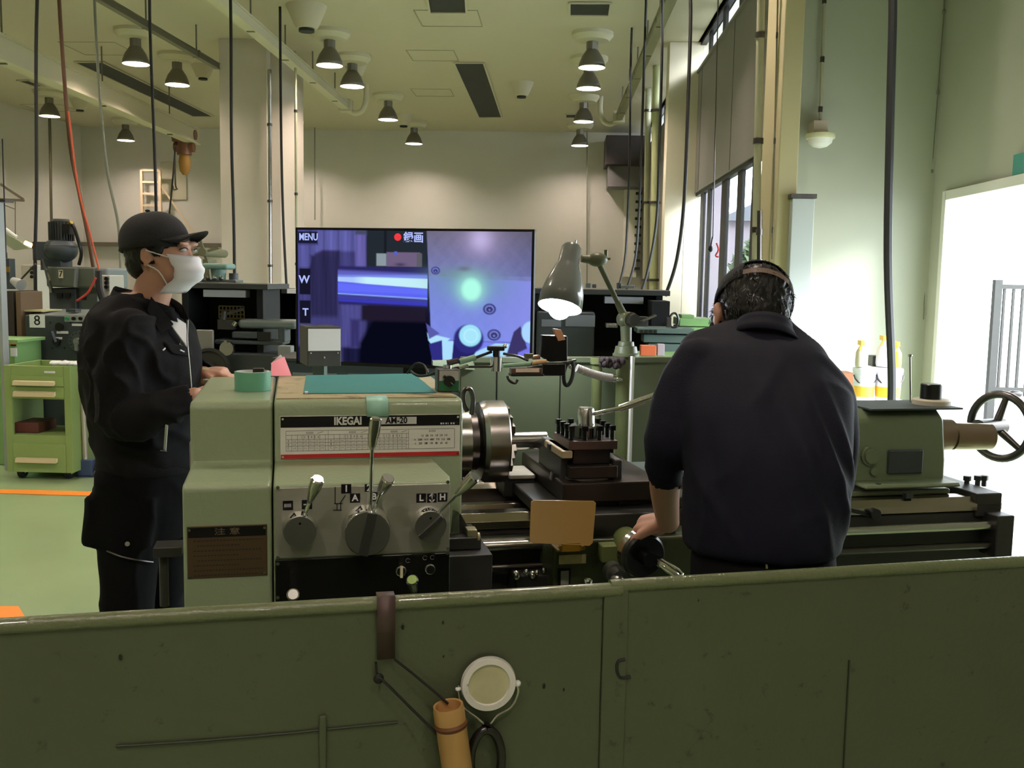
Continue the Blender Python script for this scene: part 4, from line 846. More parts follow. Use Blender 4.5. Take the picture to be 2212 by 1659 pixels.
for x,w_ in ((U0+.006,T0-.007),(U1-.006,T0-.007),(U0+.006,B0+.006),(U1-.006,B0+.006)): obj('screw_head',GL().cyl((x,VN-.0005,w_),(x,VN-.003,w_),.003,n=10),m_chrome,pl)
ink=mat('plate_ink',(96,96,92),.6); g=GL(); zt_=T0-.037; zb_=B0+.020; ux0,ux1=ut(617),ut(982); lw=.0004
def rl(x0,x1,z): g.box(x0,x1,VN-.0006,VN+.001,z-lw,z+lw)
def vl(x,z0,z1): g.box(x-lw,x+lw,VN-.0006,VN+.001,z0,z1)
rows_=[zt_,zt_-.0105,zt_-.0215,zt_-.030,zt_-.0385,zb_]
for z in (rows_[0],rows_[1],rows_[2],rows_[3],rows_[4],zb_): rl(ux0,ut(880) if z not in (rows_[0],zb_) else ux1,z)
blocks=[(617,706,7),(706,797,7),(797,880,8)]
vl(ux0,zb_,zt_);vl(ux1,zb_,zt_)
for a_,b_,n_ in blocks:
    vl(ut(b_),zb_,zt_)
    for k in range(1,n_+1): vl(ut(a_+(b_-a_)*k/(n_+.5)),zb_,rows_[1])
obj('table_rules',g,ink,pl)
sz=.0078
def tx(s,px,z,k=1.0): text('table_figure',s,V((ut(px),VN-.001,z)),(1,0,0),(0,0,1),sz*k,m_black,pl,fr=FL,sx=.8,ext=.0002)
tx('1   2   3   4   5   6',667,(rows_[1]+rows_[2])/2); tx('1   2   3   4   5   6',758,(rows_[1]+rows_[2])/2); tx('1   2   3   4   5   6',842,(rows_[1]+rows_[2])/2)
for i,l in enumerate('ABC'): z=rows_[2]-.0042-.0087*i; tx(l,622,z); tx(l,712,z)
tx('1.6   2.6   3.6   1.8   2.8   3.8',936,(rows_[1]+rows_[2])/2-.001,.95); tx('H   2000  1410  1000   710   510   300',932,rows_[2]-.006,.95); tx('L    250   180   130    90    65    45',930,rows_[3]-.007,.95)
g=GL(); rn=random.Random(5)
for a_,b_,n_ in blocks:
    for k in range(n_-1):
        for i in range(3):
            u=ut(a_+(b_-a_)*(k+1.5)/(n_+.5)); z=rows_[2]-.0045-.0087*i
            for s_ in range(3): 
                h=.0022; g.box(u-.004+.003*s_,u-.0032+.003*s_,VN-.0006,VN+.001,z-h,z+h*rn.random())
for px in (660,751,841,925):
    for k in range(6): g.box(ut(px)+.003*k,ut(px)+.003*k+.0012,VN-.0006,VN+.001,zt_-.008,zt_-.003)
for px in (690,783,871): g.bar((ut(px)-.008,VN,zt_-.007),(ut(px)+.006,VN,zt_-.003),.001,.001,up=(0,1,0))
obj('table_marks',g,ink,pl)
# warning plate
VW=2.2975; a=Lv(403,1138,VW);b=Lv(577,1130,VW);c_=Lv(404,1251,VW)
wp=obj('caution_plate',GL().box(a.x,b.x,VW,VW+.003,c_.z,a.z),mat('plate_bronze',(92,76,54),.4,.4,mottle=.1),lt,.004)
obj('header_band',GL().box(a.x+.003,b.x-.003,VW-.0006,VW,a.z-.026,a.z-.003),m_oil,wp)
text('lettering','注 意',V(((a.x+b.x)/2,VW-.001,a.z-.0145)),(1,0,0),(0,0,1),.017,mat('ink_bronze',(110,98,74),.5),wp,fr=FL,sx=1.5)
g=GL(); z=a.z-.034; rn=random.Random(2)
for k in range(8):
    x=a.x+.014+(.008 if k in (1,4) else 0)
    while x<b.x-.012-(.05 if k in (1,3,5) else 0):
        d_=rn.uniform(.003,.006); g.box(x,x+d_,VW-.0005,VW,z-.0016,z+.0016); x+=d_+.0025
    z-=.0115
obj('caution_text',g,mat('ink_dark',(50,42,30),.5),wp)
for x,w_ in ((a.x+.006,a.z-.008),(b.x-.006,a.z-.008),(a.x+.006,c_.z+.007),(b.x-.006,c_.z+.007)): obj('screw_head',GL().cyl((x,VW,w_),(x,VW-.003,w_),.0032,n=10),m_chrome,wp)
# left side things
g=GL(); a=Lv(388,955,2.6); g.box(uL-.012,uL+.01,2.6,2.9,a.z-.14,a.z); obj('side_bracket',g,mat('side_grey',(140,136,128),.5),lt,.003)
p=Lv(385,1188,2.45); g=GL(); g.box(p.x-.055,p.x+.01,2.43,2.5,p.z-.012,p.z+.012).cyl((p.x-.035,2.46,p.z),(p.x-.035,2.46,p.z-.14),.011); obj('pedal_rod',g,m_cast,lt,.002)
# spindle, chuck
AX=2.86; aw=Lv(1070,953,AX).z; 
def au(px,v=AX): return Lv(px,953,v).x
ub=au(1000)
g=GL().rev([(.105,ub-.02),(.105,ub+.012),(.092,ub+.016)],V((0,AX,aw)),(1,0,0),n=48); obj('spindle_flange',g,m_steel,lt)
obj('back_plate',GL().rev([(.085,ub+.014),(.085,ub+.036),(.1,ub+.04),(.116,ub+.045)],V((0,AX,aw)),(1,0,0),n=48),m_steeld,lt)
uc0,uc1=au(1044),au(1112,2.76)-.012
ch=obj('chuck',GL().rev([(.110,uc0-.018),(.120,uc0-.002),(.122,uc0),(.122,uc1-.004),(.118,uc1),(.028,uc1+.001)],V((0,AX,aw)),(1,0,0),n=72),mat('chuck_steel',(176,172,168),.25,1,mottle=.12,scale=12,aniso=(40,1,1)),lt,sharp=22)
for k in range(3):
    an=RAD(100+120*k); d=V((0,math.cos(an),math.sin(an))); c=V((uc1,AX,aw))
    j=obj('jaw',GL().bar(c+d*.03,c+d*.108,.03,.0,up=(1,0,0)) if False else GL().loft([[c+d*r_+V((h_,0,0))+V((0,-d.z,d.y))*(s_*.014) for h_,s_ in ((0,-1),(0,1),(hm,1),(hm,-1))] for r_,hm in ((.026,.032),(.05,.032),(.051,.022),(.078,.022),(.079,.012),(.106,.012))]),m_steel,ch,.001)
wk=GL().rev([(.0262,uc1-.01),(.0262,au(1180)-.0015),(.0247,au(1180))],V((0,AX,aw)),(1,0,0),n=48)
obj('steel_workpiece',wk,mat('turned_steel',(225,222,220),.2,1),label='shiny round steel bar held in the lathe chuck',cat='workpiece')
# lifting lug behind the chuck
c=Lv(1010,850,2.72); obj('lifting_eye',GL().tube([c+V((0,.0,-.05)),c+V((-.012,0,-.02)),c+V((-.008,0,.01)),c+V((.008,0,.01)),c+V((.016,0,-.02)),c+V((.012,0,-.06))],.007,8,4),m_steeld,lt)
p=Lv(983,1033,2.55); obj('oil_gauge',GL().cyl(p,p-Y_*.02,.018).cyl(p-Y_*.02,p-Y_*.022,.012),m_oil,lt); obj('gauge_lens',GL().cyl(p-Y_*.022,p-Y_*.024,.011),mat('lens_green',(90,110,60),.2),lt)
# bed
wbd=Lv(1060,1108,2.62).z
ub0,ub1=.40,Lv(2150,1150,2.62).x
g=GL(); g.prism([(ub0,2.60,wbd-.02),(ub0,2.62,wbd),(ub0,2.665,wbd),(ub0,2.68,wbd-.012),(ub0,2.68,wbd-.05),(ub0,2.60,wbd-.04)],(ub1-ub0,0,0)); g.prism([(ub0,2.93,wbd-.05),(ub0,2.93,wbd-.0),(ub0,2.96,wbd+.015),(ub0,3.0,wbd+.002),(ub0,3.0,wbd-.05)],(ub1-ub0,0,0)); g.prism([(ub0,2.75,wbd-.05),(ub0,2.76,wbd-.008),(ub0,2.79,wbd-.008),(ub0,2.80,wbd-.05)],(ub1-ub0,0,0))
obj('bed_ways',g,mat('way_steel',(172,160,148),.2,1,mottle=.12,scale=6),lt,.001)
obj('bed_casting',GL().box(ub0,ub1,2.61,3.0,wbd-.25,wbd-.045).box(ub0,ub1-.05,2.63,2.98,0,wbd-.2),m_cast,lt,.006)
p=Lv(1060,1178,2.56); obj('lead_screw',GL().cyl((.42,2.57,p.z-.005),(ub1-.05,2.57,p.z-.005),.014),m_steel,lt)
obj('feed_rod',GL().cyl((.42,2.57,p.z-.065),(ub1-.05,2.57,p.z-.065),.011),m_steeld,lt)
obj('rack',GL().box(.42,.64,2.585,2.6,p.z-.02,p.z+.02),m_steel,lt)
obj('end_bracket',GL().box(ub1-.06,ub1,2.54,2.64,p.z-.1,p.z+.03).box(ub1-.09,ub1+.0,2.60,2.99,wbd-.06,wbd+.012),m_cast,lt,.004)
for x in (2085,2108,2122): q=Lv(x,1097,2.75); obj('stop_bolt',GL().cyl((q.x,2.75,wbd),(q.x,2.75,wbd+.03),.008,n=6).cyl((q.x,2.75,wbd+.02),(q.x,2.75,wbd+.035),.012,n=6),m_cast,lt)
# left end of ways: cover block and feed shaft bracket
p=Lv(1020,1160,2.5); obj('gap_bracket',GL().box(.385,.47,2.45,2.6,p.z-.02,p.z+.012).prism([(.395,2.5,p.z+.01),(.455,2.5,p.z+.01),(.42,2.5,p.z+.07),(.40,2.5,p.z+.08)],(0,.1,0)).box(.37,.49,2.4,2.6,.4,p.z-.02),m_cast,lt,.003)
g=GL(); q=Lv(1018,1151,2.47); g.box(q.x-.012,q.x+.014,2.46,2.5,q.z-.01,q.z+.01).cyl(Lv(1030,1160,2.46),Lv(1036,1160,2.46),.012); obj('stop_dog',g,mat('dog_brass',(160,156,120),.4,.6),lt,.002)
a=Lv(1082,1055,2.9);b=Lv(1147,1100,2.9); obj('gap_block',GL().box(a.x,b.x,2.85,3.0,wbd-.01,wbd+.05),m_cast,lt,.004); obj('block_face',GL().box(a.x+.012,b.x-.002,2.84,2.99,wbd+.045,wbd+.058),mat('worn_white',(186,180,164),.5,.3,mottle=.3,scale=30),lt,.004)
# carriage
def bx(g,x0,y0,x1,y1,v0,v1): 
    a=Lv(x0,y0,v0); b=Lv(x1,y1,v0); g.box(a.x,b.x,v0,v1,b.z,a.z); return g
us0=Lv(1150,1090,2.6).x; us1=Lv(1500,1090,2.6).x
obj('saddle',GL().box(us0,us1,2.585,3.02,wbd+.002,wbd+.035).box(us0+.09,us1-.1,2.48,2.6,wbd-.05,wbd+.02),m_cast,lt,.006)
obj('way_wiper',GL().box(us1-.21,us1-.02,2.56,2.6,wbd-.055,wbd-.025).box(us0+.17,us1,2.575,2.6,wbd-.015,wbd+.004),m_steeld,lt,.003)
obj('cross_slide',GL().box(Lv(1205,1080,2.6).x,Lv(1420,1080,2.6).x,2.55,3.05,wbd+.035,Lv(1260,1035,2.6).z),mat('slide_brown',(60,52,48),.4,.7,mottle=.3,scale=9),lt,.006)
c=V((.803,2.668,Lv(1260,1038,2.6).z)); obj('swivel_base',GL().cyl(c-Z_*.01,c+Z_*.012,.096,.092,n=40),m_steeld,lt)
rt_=Matrix.Translation(c)
z0=c.z+.01; zc=lambda y:Lv(1270,y,2.6).z; brn=mat('slide_brown',(60,52,48),.4,.7,mottle=.3,scale=9)
obj('compound_slide',GL().box(-.068,.070,-.098,.16,.01,zc(1003)-c.z,rt_),brn,lt,.004)
obj('compound_rear',GL().box(-.082,-.06,-.06,.20,-.04,zc(975)-c.z,rt_).box(-.086,-.06,-.09,.16,zc(990)-c.z,zc(970)-c.z,rt_).box(.06,.088,-.085,.14,.0,zc(992)-c.z,rt_),m_cast,lt,.006)
obj('slide_gib',GL().box(-.09,-.060,-.095,.10,zc(986)-c.z,zc(970)-c.z,rt_),mat('worn_beige',(178,160,126),.5,.2),lt,.003)
tpz0=zc(1003); tpz1=zc(966)
tpo=obj('tool_post',GL().box(-.052,.056,-.070,.075,tpz0-c.z,tpz1-c.z+.002,rt_),m_oil,lt,.003)
wpl=zc(955); obj('top_plate',GL().box(-.069,.071,-.088,.083,tpz1-c.z-.004,wpl-c.z+.006,rt_),mat('tool_plate',(124,112,108),.32,1,mottle=.15),tpo,.002)
zp_=wpl+.006
obj('clamp_ring',GL().rev([(.046,zp_),(.046,zp_+.030),(.041,zp_+.034)],V((c.x,c.y-.01,0)),(0,0,1),n=40),mat('ring_steel',(110,108,108),.2,1),tpo)
obj('clamp_nut',GL().rev([(.0265,zp_+.032),(.026,zp_+.036),(.0235,zp_+.078),(.020,zp_+.083)],V((c.x,c.y-.01,0)),(0,0,1),n=24),m_steel,tpo)
for (sx_,sy_) in [(-.058,-.07+.045*i) for i in range(4)]+[(.060,-.07+.045*i) for i in range(4)]+[(-.02,-.074),(.022,-.074),(-.02,.072),(.022,.072)]:
    qx,qy=c.x+sx_,c.y+sy_; obj('clamp_screw',GL().cyl((qx,qy,zp_-.001),(qx,qy,zp_+.034),.0058,n=12).box(qx-.0075,qx+.0075,qy-.0075,qy+.0075,zp_+.026,zp_+.04),mat('screw_black',(44,44,44),.25,.8),tpo,.001)
for i in range(4):
    qx,qy=c.x+.060,c.y-.07+.045*i; obj('clamp_screw',GL().cyl((qx,qy,tpz1-.016),(qx,qy,tpz1),.0055,n=10),mat('screw_black',(44,44,44),.25,.8),tpo)
a=Lv(1284,894,2.655);b=Lv(1340,882,2.62);d=Lv(1425,852,2.55)
hd=obj('clamp_handle',GL().cyl(a,b,.006),m_chrome,lt); obj('handle_grip',GL().cyl(b,d,.010,.011),m_chrome,hd)
a=Lv(1184,965,2.7); obj('turning_tool',GL().bar(a,a+V((.10,.01,-.004)),.02,.016),m_cast,lt,.001)
# compound handwheel side + chip slope
a=Lv(1128,1008,2.95);b=Lv(1200,1078,2.95)
obj('chip_slope',GL().prism([Lv(1122,1008,3.05),Lv(1200,1078,2.85),Lv(1200,1000,2.95),Lv(1155,985,3.1)],(0,.06,-.02)),m_greyd,lt,.002)
obj('chip_tray',GL().box(.5,1.25,3.02,3.2,wbd-.06,wbd+.0).box(1.02,1.3,2.9,3.1,wbd+.03,Lv(1370,1010,3.0).z),m_grey,lt,.004)
c=Lv(1350,1085,2.62); obj('saddle_tray',GL().rev([(.09,0),(.1,.012),(.095,.014),(.085,.004)],V((c.x,2.62,c.z-.02)),(0,0,1),n=32),mat('tray_brass',(150,136,90),.35,.6),lt)
q=Lv(1338,1075,2.58); obj('ball_oiler',GL().ell(q,(.008,.008,.008)).cyl(q-Z_*.03,q,.005),m_oil,lt)
# apron, shield, cross-slide handwheel
ap=obj('apron',GL().box(Lv(1195,1200,2.45).x,us1-.02,2.45,2.6,.55,wbd-.04),mat('apron_olive',(60,66,40),.4,mottle=.15,scale=7,stain=(30,32,20),stain_amt=.7,stain_scale=8),lt,.01)
a=Lv(1208,1200,2.447);b=Lv(1265,1216,2.447); obj('maker_strip',GL().box(a.x,b.x,2.444,2.452,b.z,a.z),mat('plate_pale',(170,160,110),.5,mottle=.3,scale=60),ap)
a=Lv(1206,1228,2.447);b=Lv(1232,1262,2.447); obj('index_plate',GL().box(a.x,b.x,2.444,2.452,b.z-.03,a.z),m_oil,ap,.001); obj('index_rim',GL().box(a.x+.006,b.x-.006,2.442,2.445,b.z-.02,a.z-.006),mat('rim_grey',(120,120,110),.4),ap)
a=Lv(1147,1081,2.40);b=Lv(1288,1083,2.40);c_=Lv(1144,1173,2.34);d=Lv(1280,1180,2.34)
g=GL(); top0,top1,bo1,bo0=a,b,d,c_
def rq(p,q_,t_): return p.lerp(q_,t_)
oc=[rq(top0,top1,.04),rq(top0,top1,.96),rq(top1,bo1,.05),rq(top1,bo1,.93),rq(bo1,bo0,.05),rq(bo1,bo0,.95),rq(bo0,top0,.07),rq(bo0,top0,.95)]
sh=obj('chip_shield',g.prism(oc,(0,.004,.001)),m_yellow,lt,.001); 
a=Lv(1214,1178,2.345);b=Lv(1252,1190,2.345); obj('shield_foot',GL().box(a.x-.012,b.x+.006,2.345,2.45,b.z,b.z+.004).box(a.x,b.x,2.342,2.347,b.z,a.z+.006),m_yellow,sh)
for x in (1210,1258): q=Lv(x,1182,2.34); obj('bolt',GL().cyl(q,q-Y_*.008,.006,n=6),mat('bolt_brass',(150,120,50),.35,.8),sh)
a=Lv(1362,1175,2.44);b=Lv(1383,1195,2.28)
obj('screw_housing',GL().cyl(a+Y_*.05,Lv(1377,1190,2.3),.036,.036,n=32).box(Lv(1296,1200,2.43).x,Lv(1345,1200,2.43).x,2.41,2.5,Lv(1296,1212,2.43).z,Lv(1296,1176,2.43).z),mat('housing_olive',(112,122,74),.4,mottle=.1),lt,.004)
c=Lv(1385,1196,2.27); ax=(Lv(1440,1226,2.15)-c).normalized(); ax=V((.12,-.99,-.05)).normalized()
dl=obj('micrometer_dial',GL().rev([(.05,-.02),(.058,-.016),(.058,.006),(.052,.009)],c,ax,n=48),m_steel,lt)
hw=obj('cross_handwheel',GL().rev([(.012,.0),(.053,.008),(.056,.016),(.05,.024),(.02,.022),(.018,.05),(.0,.05)],c,ax,n=48),m_oil,lt)
obj('crank_grip',GL().rev([(.010,0),(.014,.01),(.014,.075),(.010,.09),(.001,.092)],c+V((.022,-.02,-.008)),V((.55,-.8,-.3)).normalized(),n=20),m_chrome,hw)
c=Lv(1322,1232,2.4); obj('feed_knob',GL().cyl(c,c-Y_*.03,.026,n=32).cyl(c-Y_*.03,c-Y_*.07,.02,n=24),m_knob,lt)
c=Lv(1333,1252,2.33); obj('feed_ball',GL().ell(c,(.018,.018,.012)),m_knob,lt); c=Lv(1270,1256,2.33); obj('feed_ball',GL().ell(c,(.012,.012,.01)),m_chrome,lt)
g=GL(); 
for x,y,r_ in ((1150,1242,.012),(1137,1236,.009),(1160,1237,.008),(1175,1232,.008),(1115,1243,.014)): g.ell(Lv(x,y,2.5),(r_,r_,r_),n=10,m=6)
obj('shaft_fittings',g,m_steel,lt); q=Lv(1120,1250,2.52); obj('fitting_block',GL().box(q.x-.01,q.x+.08,2.5,2.6,.6,q.z+.012),m_cast,lt,.003)
# tailstock
m_tail=mat('tailstock_green',(106,120,92),.4,mottle=.08,scale=6,stain=(70,76,56),stain_amt=.5)
ts0=Lv(1790,1000,2.72).x; ts1=Lv(2060,1000,2.62).x; q=lambda x,y,v:Lv(x,y,v)
z_top=q(1950,890,2.68).z; z_b=q(1900,1036,2.68).z; z_s=q(1900,1060,2.6).z
gq=GL().prism([(ts0,2.70,z_b-.02),(ts0,2.70,z_b+.05),(ts0,2.72,z_top-.03),(ts0,2.76,z_top),(ts0,2.94,z_top),(ts0,2.98,z_top-.03),(ts0,2.98,z_b-.02)],(q(2050,900,2.7).x-ts0,0,0))
tb=obj('tailstock',gq,m_tail,lt,.012,seg=3)
ue=q(2058,1060,2.65).x
obj('tailstock_base',GL().box(q(1870,1060,2.62).x,q(2076,1060,2.62).x,2.62,3.0,wbd+.03,z_b-.005).box(q(1845,1060,2.62).x,ue,2.66,3.0,wbd,z_b-.03),mat('base_green',(96,108,80),.4,mottle=.08),tb,.008)
a=q(1918,972,2.698);b=q(1990,1022,2.698); obj('recess_cover',GL().box(a.x,b.x,2.690,2.70,b.z,a.z),m_greyd,tb,.006)
c=q(1880,985,2.695); obj('clamp_boss',GL().cyl(c+Y_*.02,c-Y_*.012,.022).cyl(c+Y_*.02,c-Y_*.004,.030),m_tail,tb); c=q(1887,1018,2.695); obj('clamp_boss',GL().cyl(c+Y_*.02,c-Y_*.006,.012),m_tail,tb)
obj('cover_pad',GL().box(q(1870,880,2.74).x,q(2085,890,2.7).x,2.71,2.92,z_top+.0005,z_top+.006),mat('dark_mat',(52,64,64),.6),tb,.001)
c=q(1962,1070,2.62); obj('nut_recess',GL().box(c.x-.012,c.x+.012,2.612,2.63,c.z-.008,c.z+.006),m_greyd,tb); c=q(1885,1108,2.6); obj('clamp_lever',GL().bar(q(1838,1102,2.6),q(1880,1112,2.6),.012,.012).cyl(c-Y_*.02,c+Y_*.02,.016),m_oil,tb)
c=q(1898,1040,2.64); obj('oil_hole',GL().cyl((c.x,2.64,z_b-.006),(c.x,2.64,z_b-.003),.008),m_oil,tb)
# quill end and handwheel on a horizontal axis pointing right
c=q(2090,955,2.72); a0=q(2048,945,2.78)
obj('quill_end',GL().cyl((a0.x-.05,2.80,c.z+.012),(a0.x+.02,2.80,c.z+.012),.052,.05,n=40).cyl((a0.x+.02,2.79,c.z+.008),(q(2146,960,2.76).x,2.78,c.z+.006),.044,.042,n=40),mat('quill_bronze',(150,128,112),.3,.9),tb)
hc=q(2152,922,2.88)
wx=V((.95,.31,0)).normalized() 
w1=V((-wx.y,wx.x,0)); 
hw=obj('handwheel',GL().cyl(hc-wx*.10,hc+wx*.03,.030,.028,n=32),m_steeld,tb)
obj('rim',GL().tube([hc+wx*.02+w1*(.108*math.cos(t_))+Z_*(.108*math.sin(t_)) for t_ in np.linspace(0,6.2832,41)],.0135,12),m_steeld,hw)
for k in range(3):
    an=RAD(100+120*k); d=w1*math.cos(an)+Z_*math.sin(an); obj('spoke',GL().cyl(hc+d*.02,hc+wx*.02+d*.112,.014,.010,n=12),m_steeld,hw)
gr=hc+wx*.03+w1*(.108*math.cos(RAD(95)))+Z_*(.108*math.sin(RAD(95))); obj('handle_grip',GL().rev([(.008,0),(.013,.03),(.011,.07),(.004,.075)],gr,wx,n=16),m_steeld,hw)
# things lying on the tailstock
c=V((q(2012,870,2.8).x,2.80,z_top+.0065)); obj('magnet_disc',GL().rev([(.058,0),(.058,.014),(.054,.018)],c,(0,0,1),n=32),mat('ivory_disc',(206,196,176),.5),label='ivory round disc lying on the tailstock mat under the black cap',cat='disc')
c2=c+Z_*.0185+V((-.004,0,0)); obj('black_cap',GL().rev([(.033,0),(.033,.045),(.030,.048)],c2,(0,0,1),n=24),m_oil,label='short black cylinder standing on the ivory disc at right',cat='cap')
c=q(1968,850,2.86); obj('thin_rod',GL().cyl((c.x,2.86,z_top+.0065),q(1966,768,2.86),.003).ell(q(1966,768,2.86),(.008,.008,.005),n=8,m=6),m_steel,label='thin upright rod with a small head behind the ivory disc',cat='rod')
# rear splash guard and lamp post
gv=3.32
a=q(1008,776,gv);b=q(1480,774,gv)
rg=obj('rear_guard',GL().box(a.x-.02,b.x+.25,gv,gv+.012,.35,a.z).box(a.x-.02,b.x+.25,gv-.012,gv+.02,a.z-.012,a.z+.008),mat('rear_guard_green',(92,100,76),.4,mottle=.08,scale=4,stain=(60,66,48),stain_amt=.55,stain_scale=5),lt,.003)
g=GL()
for x in (1208,1072): p=q(x,900,gv); g.box(p.x-.002,p.x+.002,gv-.002,gv,.6,a.z-.02)
obj('panel_seam',g,m_oil,rg)
obj('guard_wing',GL().prism([q(935,790,2.98),q(935,779,2.98),q(1025,776,gv),q(1025,800,gv)],(0,.02,0)),m_lathe,lt,.002)
obj('white_strip',GL().box(q(1360,900,3.15).x,q(1364,900,3.15).x,3.14,3.16,q(1350,1010,3.15).z,q(1350,770,3.15).z),m_white,lt)
# ---------------- work lamp on its post ----------------
pc=Lv(1350,760,3.2); olive=mat('lamp_olive',(84,90,64),.4,mottle=.06,scale=8)
lp=thing('work_lamp','olive jointed work lamp with a glaring bell shade, right of the television','work lamp',(pc.x,3.22,0),FL)
q=Lv; b=V((q(1352,760,3.22).x,3.22,0))
def pz(y): return q(1352,y,3.22).z
obj('post',GL().cyl((b.x,3.22,.3),(b.x,3.22,pz(768)),.031,n=24),mat('post_olive',(98,106,66),.45),lp)
obj('clamp_base',GL().rev([(.045,pz(769)),(.045,pz(764)),(.04,pz(762)),(.036,pz(748)),(.028,pz(747)),(.026,pz(738)),(.018,pz(737))],(b.x,3.22,0),n=24),olive,lp)
j1=q(1352,690,3.22); j2=q(1290,562,3.22)
obj('lower_joint',GL().cyl((b.x,3.22,pz(738)),j1,.018,.02).cyl(j1-Y_*.03+V((.01,0,0)),j1+Y_*.03,.026,.026).ell(j1+V((-.008,0,0)),(.024,.03,.026)),olive,lp)
obj('joint_knob',GL().cyl(j1-Y_*.05+V((.015,0,0)),j1-Y_*.02+V((.01,0,0)),.02,.022),m_cast,lp)
obj('arm',GL().cyl(j1+(j2-j1)*.08,j1+(j2-j1)*.3,.013,.011).cyl(j1+(j2-j1)*.25,j2,.0085,.009),olive,lp)
obj('upper_joint',GL().ell(j2+V((.0,0,.002)),(.036,.026,.024)).cyl(j2-V((.055,0,-.004)),j2,.012,.018).cyl(j2+V((.02,-.0,.006)),j2+V((.045,0,.006)),.005).cyl(j2+V((.03,0,-.0)),j2+V((.03,0,.035)),.006),olive,lp)
s0=q(1236,528,3.2); s1=q(1209,664,3.13); ax=(s1-s0).normalized(); L_=(s1-s0).length
sh=obj('lamp_shade',GL().rev([(.003,0),(.026,.003),(.033,.012),(.036,.07),(.040,.078),(.048,.10),(.062,.14),(.070,.175),(.073,L_)],s0,ax,n=40,cap=False),mat('shade_green',(106,110,106),.22,coat=.5),lp,sharp=50)
s=sh.modifiers.new('s','SOLIDIFY'); s.thickness=.0015; s.offset=-1
obj('switch_key',GL().cyl(s0-ax*.015+V((.01,0,0)),s0+V((.01,0,0)),.003),m_chrome,sh)
mb=mat('work_bulb',(255,255,255),.5,emit=(236,244,255),es=WORK_LAMP)
obj('bulb',GL().ell(s0+ax*(L_-.004),(.040,.040,.044)),mb,sh); obj('bulb_neck',GL().cyl(s0+ax*.06,s0+ax*(L_-.05),.018,.026),m_white,sh)
# coolant hose nozzle, pipe stub
fp=q(1290,790,3.24); obj('coolant_pipe',GL().cyl((fp.x,3.24,.9),(fp.x,3.24,q(1290,772,3.24).z),.018).cyl((fp.x,3.24,q(1290,786,3.24).z),(fp.x,3.24,q(1290,772,3.24).z),.024),mat('post_olive',(98,106,66),.45),label='short olive pipe stub beside the lamp post in front of the rear guard',cat='pipe')
t=thing('coolant_nozzle','silver flexible coolant hose with a pointed nozzle below the work lamp','nozzle',q(1300,815,3.05),FL)
pts=[q(1246,795,3.05),q(1275,806,3.05),q(1300,813,3.05),q(1322,817,3.05)]; P_,_=crom([V(p) for p in pts],[.01]*4,10); g=GL()
for i in range(len(P_)-1): g.cyl(P_[i],P_[i]+(P_[i+1]-P_[i])*.62,.0135,n=14)
g.tube(P_,.011,12); obj('flexible_hose',g,mat('hose_silver',(206,202,198),.3,.25),t); a=P_[-1]; d=(q(1343,820,3.05)-a).normalized(); obj('tip',GL().rev([(.014,0),(.014,.012),(.008,.016),(.004,.035)],a,d,n=16),m_chrome,t)
# sooty swarf on the clamp
g=GL(); rn=random.Random(9)
for i in range(46):
    c=q(1300+rn.random()*50,776+rn.random()*14,3.18); g.ell(c+V((0,rn.uniform(-.02,.02),0)),(rn.uniform(.006,.013),)*3,n=7,m=5)
obj('swarf_clump',g,mat('swarf',(46,36,36),.9),label='dark clump of swarf clinging below the work lamp clamp',cat='swarf',kind='stuff')
# ---------------- magnetic base arm holding a small camera/phone over the chuck ----------------
zt=wt+.0035
a=q(946,846,2.62);b=q(994,800,2.62)
mg=thing('magnetic_base','small magnetic base with black rotary switch on the lathe headstock','magnetic base',((a.x+b.x)/2,2.66,zt),FL)
obj('block',GL().box(a.x,b.x,2.625,2.68,zt,zt+.062),m_steeld,mg,.003)
z0,z1=zt+.004,zt+.058
obj('face_silver',GL().box(a.x+.004,b.x-.003,2.6235,2.626,z0+.027,z1),mat('face_silver',(196,196,194),.3,.4),mg); obj('face_green',GL().box(a.x+.004,b.x-.003,2.6235,2.626,z0,z0+.027),mat('face_green',(28,112,70),.45),mg)
c=V(((a.x+b.x)/2,2.622,zt+.031)); obj('switch_knob',GL().cyl(c,c-Y_*.014,.015,n=24).bar(c-Y_*.012,c-Y_*.012+V((-.016,0,.014)),.008,.008),m_oil,mg)
obj('pointer_mark',GL().bar(c-Y_*.0145+V((.003,0,-.003)),c-Y_*.0145+V((.01,0,-.009)),.002,.001),m_paper,mg)
obj('stem_nut',GL().cyl(c+Y_*.03+Z_*.03,c+Y_*.03+Z_*.04,.012),m_chrome,mg)
def lrod(name,pts,r,m,par,sm=0): return obj(name,GL().tube([q(*p) for p in pts],r,10,sm),m,par)
art=thing('indicator_arm','jointed chrome and black clamp arm reaching from the magnetic base over the chuck','clamp arm',q(1070,790,2.72),FL)
lrod('cable',[(885,800,2.9),(905,812,2.8),(940,806,2.7),(975,786,2.68),(1010,778,2.7),(1062,760,2.72)],.004,m_rubber,art,5)
lrod('cable',[(880,806,2.9),(897,786,2.85),(915,788,2.85),(925,806,2.8)],.003,m_rubber,art,5)
lrod('first_rod',[(972,800,2.66),(985,793,2.67),(1060,792,2.72)],.0035,m_steeld,art)
lrod('first_rod',[(990,796,2.67),(1010,790,2.68)],.006,m_chrome,art)
lrod('tape_wrap',[(992,782,2.69),(1026,772,2.7)],.0085,mat('tape_mint',(140,176,150),.5),art)
lrod('tape_wrap',[(966,784,2.69),(990,779,2.69)],.008,mat('wrap_brown',(66,46,44),.6),art)
